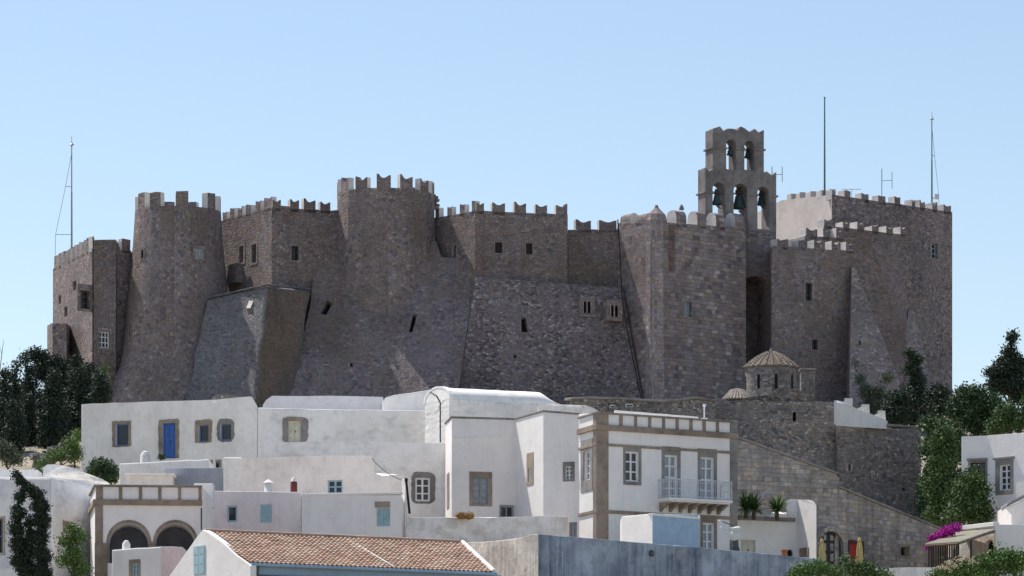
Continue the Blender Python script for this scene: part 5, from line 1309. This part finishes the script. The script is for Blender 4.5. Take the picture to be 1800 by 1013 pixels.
# small palm at the tower foot
def rosette(name, label, cat, base, n, L, mat, w_=.05, droop=.3, trunk=.5, group=None, up=.35):
    root = empty(name, base, label, cat, group); mb = MB(); c = Vector(base)+Vector((0, 0, trunk))
    for i in range(n):
        a = random.uniform(0, 6.28); e = random.uniform(-.15, 1.35)*1.0+up*0; l = L*random.uniform(.75, 1.1)
        d = Vector((math.cos(a)*math.cos(e), math.sin(a)*math.cos(e), math.sin(e))); sd = d.cross(Vector((0, 0, 1))).normalized() if abs(d.z) < .99 else Vector((1, 0, 0)); prev = None
        for q in range(5):
            t_ = q/4; p = c+d*l*t_-Vector((0, 0, droop*l*t_*t_*math.cos(e))); ww = w_*(1-t_*.85)
            if prev: mb.face((prev[0], prev[1], p+sd*ww, p-sd*ww), ((0, 0), (1, 0), (1, 1), (0, 1)))
            prev = (p-sd*ww, p+sd*ww)
    mb.build('leaves', mat, root, merge=False)
    mt = MB(); mt.tube(Vector(base)-Vector((0, 0, .3)), c, .12, .09, 8); mt.build('trunk', 'bark', root)
rosette('small_palm', 'small palm with yellow green fronds at the foot of the round tower', 'palm', P(184, 668, 285), 26, 1.2, 'leaf_light', .07, .6, .4)
# left slope
plant('olive_shrub', 'grey green olive shrub at the left border', 'shrub', 232, [(10, 795, 22, 22), (28, 805, 18, 16), (-5, 785, 14, 18)], 'leaf_olive', .10, 1.1, .25, trunk=True)
plant('green_shrub', 'leafy green shrub beside the dry stone bank', 'shrub', 238, [(100, 800, 24, 14), (125, 782, 16, 22), (134, 800, 12, 20), (75, 815, 20, 9)], 'leaf_light', .09, 1.0, .22)
plant('green_shrub', 'low green shrub under the cypresses left of the long house', 'shrub', 242, [(136, 765, 10, 14), (125, 800, 16, 16)], 'leaf_light', .09, .9, .22)
plant('fig_bush', 'dark green fig bush at the left foot of the long house', 'shrub', 229, [(178, 818, 20, 14), (165, 828, 16, 14), (196, 830, 15, 18), (185, 840, 22, 14)], 'leaf_dark', .12, 1.1, .22)
plant('potted_shrub', 'little dark shrub at the left foot of the blue door', 'shrub', 235.5, [(284, 803, 7, 6)], 'leaf_dark', .07, 1.5, .1, trunk=False)
plant('roof_weed', 'tiny weed in the notch at the end of the long house roof', 'shrub', 237.6, [(451, 713, 6, 4)], 'leaf_dark', .07, 1.5, .1, trunk=False)
root = empty('dry_stone_bank', P(88, 805, 243), 'heap of loose grey stones on the slope under the cypresses', 'stone heap')
mb = MB()
for _ in range(130):
    px = random.uniform(58, 128); t_ = (px-58)/70; D = random.uniform(241, 245); y = lin(58, 800, 128, 775)(px)+random.uniform(0, 26)
    s_ = random.uniform(.15, .38); mb.box(P(px, y, D), (s_*1.5, s_, s_*.8), rz=random.uniform(0, 3))
mb.build('stones', 'dry_stone', root, bevel=.04)
# twisted conifer and shrub in front of the left house
tb = [(28, 835, 7, 9), (36, 846, 9, 10), (50, 858, 13, 11), (64, 868, 15, 13), (70, 888, 18, 18), (73, 915, 18, 20), (70, 945, 18, 20), (74, 975, 18, 20), (72, 1005, 22, 20), (36, 875, 11, 14), (32, 900, 14, 18), (30, 928, 15, 18), (32, 955, 17, 20), (36, 985, 20, 22), (50, 1005, 22, 20), (52, 930, 8, 30), (52, 970, 10, 20)]
plant('twisted_conifer', 'forked dark conifer climbing in front of the left white house', 'tree', 186, tb, 'leaf_conifer', .085, 1.6, .14, 26, trunkpx=50, trunk=False)
tc = [o for o in bpy.data.objects if o.name.startswith('twisted_conifer')][0]
for path in ([(34, 1030), (36, 990), (32, 950), (29, 900), (38, 860), (55, 852)], [(70, 1030), (76, 985), (81, 930), (79, 885), (70, 864), (50, 850), (27, 828)]):
    mt = MB()
    for (a, b), (c_, d) in zip(path, path[1:]): mt.tube(P(a, b, 186), P(c_, d, 186), .07, .06)
    mt.build('trunk', 'bark', tc)
plant('leafy_tree', 'light green leafy young tree left of the loggia house', 'tree', 189, [(128, 930, 14, 14), (118, 950, 18, 16), (140, 945, 14, 18), (130, 975, 26, 20), (140, 1000, 20, 20), (112, 985, 14, 14)], 'leaf_light', .10, .8, .22)
# right side trees
plant('cypress_tree', 'ragged dark cypress in front of the great tower foot', 'tree', 292, [(1600, 622, 10, 8), (1610, 632, 14, 10), (1603, 650, 18, 12), (1612, 670, 16, 14), (1606, 690, 24, 16), (1618, 710, 30, 18), (1600, 730, 36, 20)], 'leaf_conifer', .14, 1.1, .26, 26)
plant('conifer_tree', 'dark conifer left of the ragged cypress', 'tree', 284, [(1580, 700, 24, 18), (1570, 730, 32, 24), (1650, 690, 26, 14), (1660, 715, 34, 22)], 'leaf_conifer', .14, 1.0, .3, 26)
plant('cliff_ivy', 'patchy ivy on the sloping foot of the right wall', 'ivy', 299.5, [(1512, 665, 9, 14), (1522, 690, 16, 18), (1545, 690, 14, 18), (1535, 715, 28, 18), (1560, 665, 12, 12), (1506, 640, 4, 12)], 'leaf_olive', .12, .7, .25, trunk=False)
plant('tall_pine', 'tall dark conifer with pointed tip at the right border', 'tree', 285, [(1779, 596, 8, 16), (1775, 620, 14, 16), (1768, 640, 22, 16), (1760, 656, 30, 16), (1772, 676, 32, 20), (1790, 650, 18, 30), (1796, 690, 22, 26), (1755, 678, 24, 14)], 'leaf_conifer', .15, 1.0, .27, 26)
plant('broadleaf_tree', 'wide mid green tree above the right house', 'tree', 268, [(1705, 695, 32, 20), (1730, 710, 38, 28), (1700, 730, 36, 28), (1680, 715, 22, 20), (1760, 735, 34, 26), (1740, 750, 50, 22)], 'leaf_dark', .15, 1.0, .34)
plant('broadleaf_tree', 'light green tree crown directly over the right house roof', 'tree', 256, [(1770, 725, 26, 22), (1792, 740, 24, 26), (1810, 715, 20, 24), (1750, 750, 22, 16)], 'leaf_fig', .13, .9, .3)
plant('holm_oak', 'dark evergreen crown behind the tall fig tree', 'tree', 262, [(1640, 745, 26, 20), (1668, 760, 30, 26), (1640, 790, 24, 30), (1690, 790, 30, 30), (1650, 840, 34, 34), (1690, 850, 34, 34), (1650, 895, 40, 30), (1700, 900, 40, 26), (1625, 870, 14, 40), (1720, 800, 26, 30), (1740, 790, 20, 20)], 'leaf_dark', .15, 1.0, .34)
plant('fig_tree', 'tall shaded fig tree right of the stone terrace', 'tree', 252, [(1660, 760, 22, 16), (1648, 780, 24, 20), (1668, 790, 24, 24), (1655, 815, 30, 24), (1645, 850, 26, 30), (1665, 870, 36, 30), (1655, 905, 34, 26)], 'leaf_fig', .14, 1.0, .3)
plant('fig_tree', 'rounded fig tree touching the right house wall', 'tree', 238, [(1708, 840, 24, 20), (1694, 858, 26, 22), (1722, 862, 24, 22), (1700, 885, 36, 24), (1725, 895, 24, 22), (1685, 905, 34, 18), (1720, 912, 30, 12)], 'leaf_fig', .13, 1.0, .28)
# magenta bougainvillea
plant('bougainvillea', 'magenta flowering bougainvillea above the awning', 'flowering vine', 224.5, [(1655, 940, 16, 7), (1668, 933, 16, 9), (1680, 928, 11, 8), (1640, 947, 8, 5), (1632, 962, 5, 5)], 'petal_magenta', .09, 1.5, .13, 26, trunk=False)
# yuccas
GY = 'yuccas on the planter ledge'
for px, y, n, L, lab in ((1311, 897, 150, 1.1, 'leftmost yucca on the white planter ledge, partly merged with its neighbour'), (1325, 899, 150, 1.05, 'middle yucca on the white planter ledge'), (1366, 901, 160, 1.12, 'right yucca on the ledge beside the rounded white wall')):
    rosette('yucca', lab, 'plant', P(px, y+5, 213.4), n, L, 'leaf_yucca', .055, .25, .25, GY)
# foreground shrubs
plant('garden_bush', 'flowering green bush along the bottom edge below the parasols', 'bush', 180, [(1410, 1006, 24, 20), (1440, 1000, 22, 20), (1395, 1015, 18, 14), (1470, 1010, 20, 20)], 'leaf_light', .085, 1.2, .2)
plant('garden_bush', 'lighter leafy bush at the bottom in front of the red door', 'bush', 178, [(1500, 1000, 24, 22), (1525, 1002, 20, 20), (1545, 1012, 26, 14), (1485, 985, 8, 10)], 'leaf_fig', .09, 1.0, .2)
plant('oleander_bush', 'large pale leaved bush with peach tips in the lower right corner', 'bush', 178, [(1670, 1004, 26, 18), (1700, 1000, 28, 20), (1735, 992, 28, 24), (1765, 984, 26, 26), (1790, 992, 26, 28), (1650, 1012, 18, 12), (1720, 1012, 40, 20)], 'leaf_light', .10, 1.1, .22)
mb = MB()
orr = [o for o in bpy.data.objects if o.name.startswith('oleander_bush')][0]
for px, y in ((1668, 988), (1685, 984), (1655, 998), (1700, 982), (1676, 996), (1665, 1000), (1712, 986)):
    leaves(mb, P(px, y, 176.5), (.15, .2, .12), 4, .06, .07, 10, 0)
mb.build('blossom', 'petal_pale', orr, merge=False)
plant('dry_bush', 'ball of dry orange grass on the low grimy wall', 'bush', 206.6, [(812, 907, 11, 6), (826, 907, 10, 6)], 'leaf_dry', .06, 2.2, .09, 26, trunk=False)
# bare twig at the left border
root = empty('bare_twig', P(2, 640, 256), 'thin bare twig rising at the left border', 'twig'); mb = MB(); mb.tube(P(0, 650, 256), P(4, 615, 256), .03, .02); mb.tube(P(4, 615, 256), P(7, 597, 256), .02, .008); mb.tube(P(3, 622, 256), P(-2, 606, 256), .015, .006); mb.build('branch', 'bark', root)
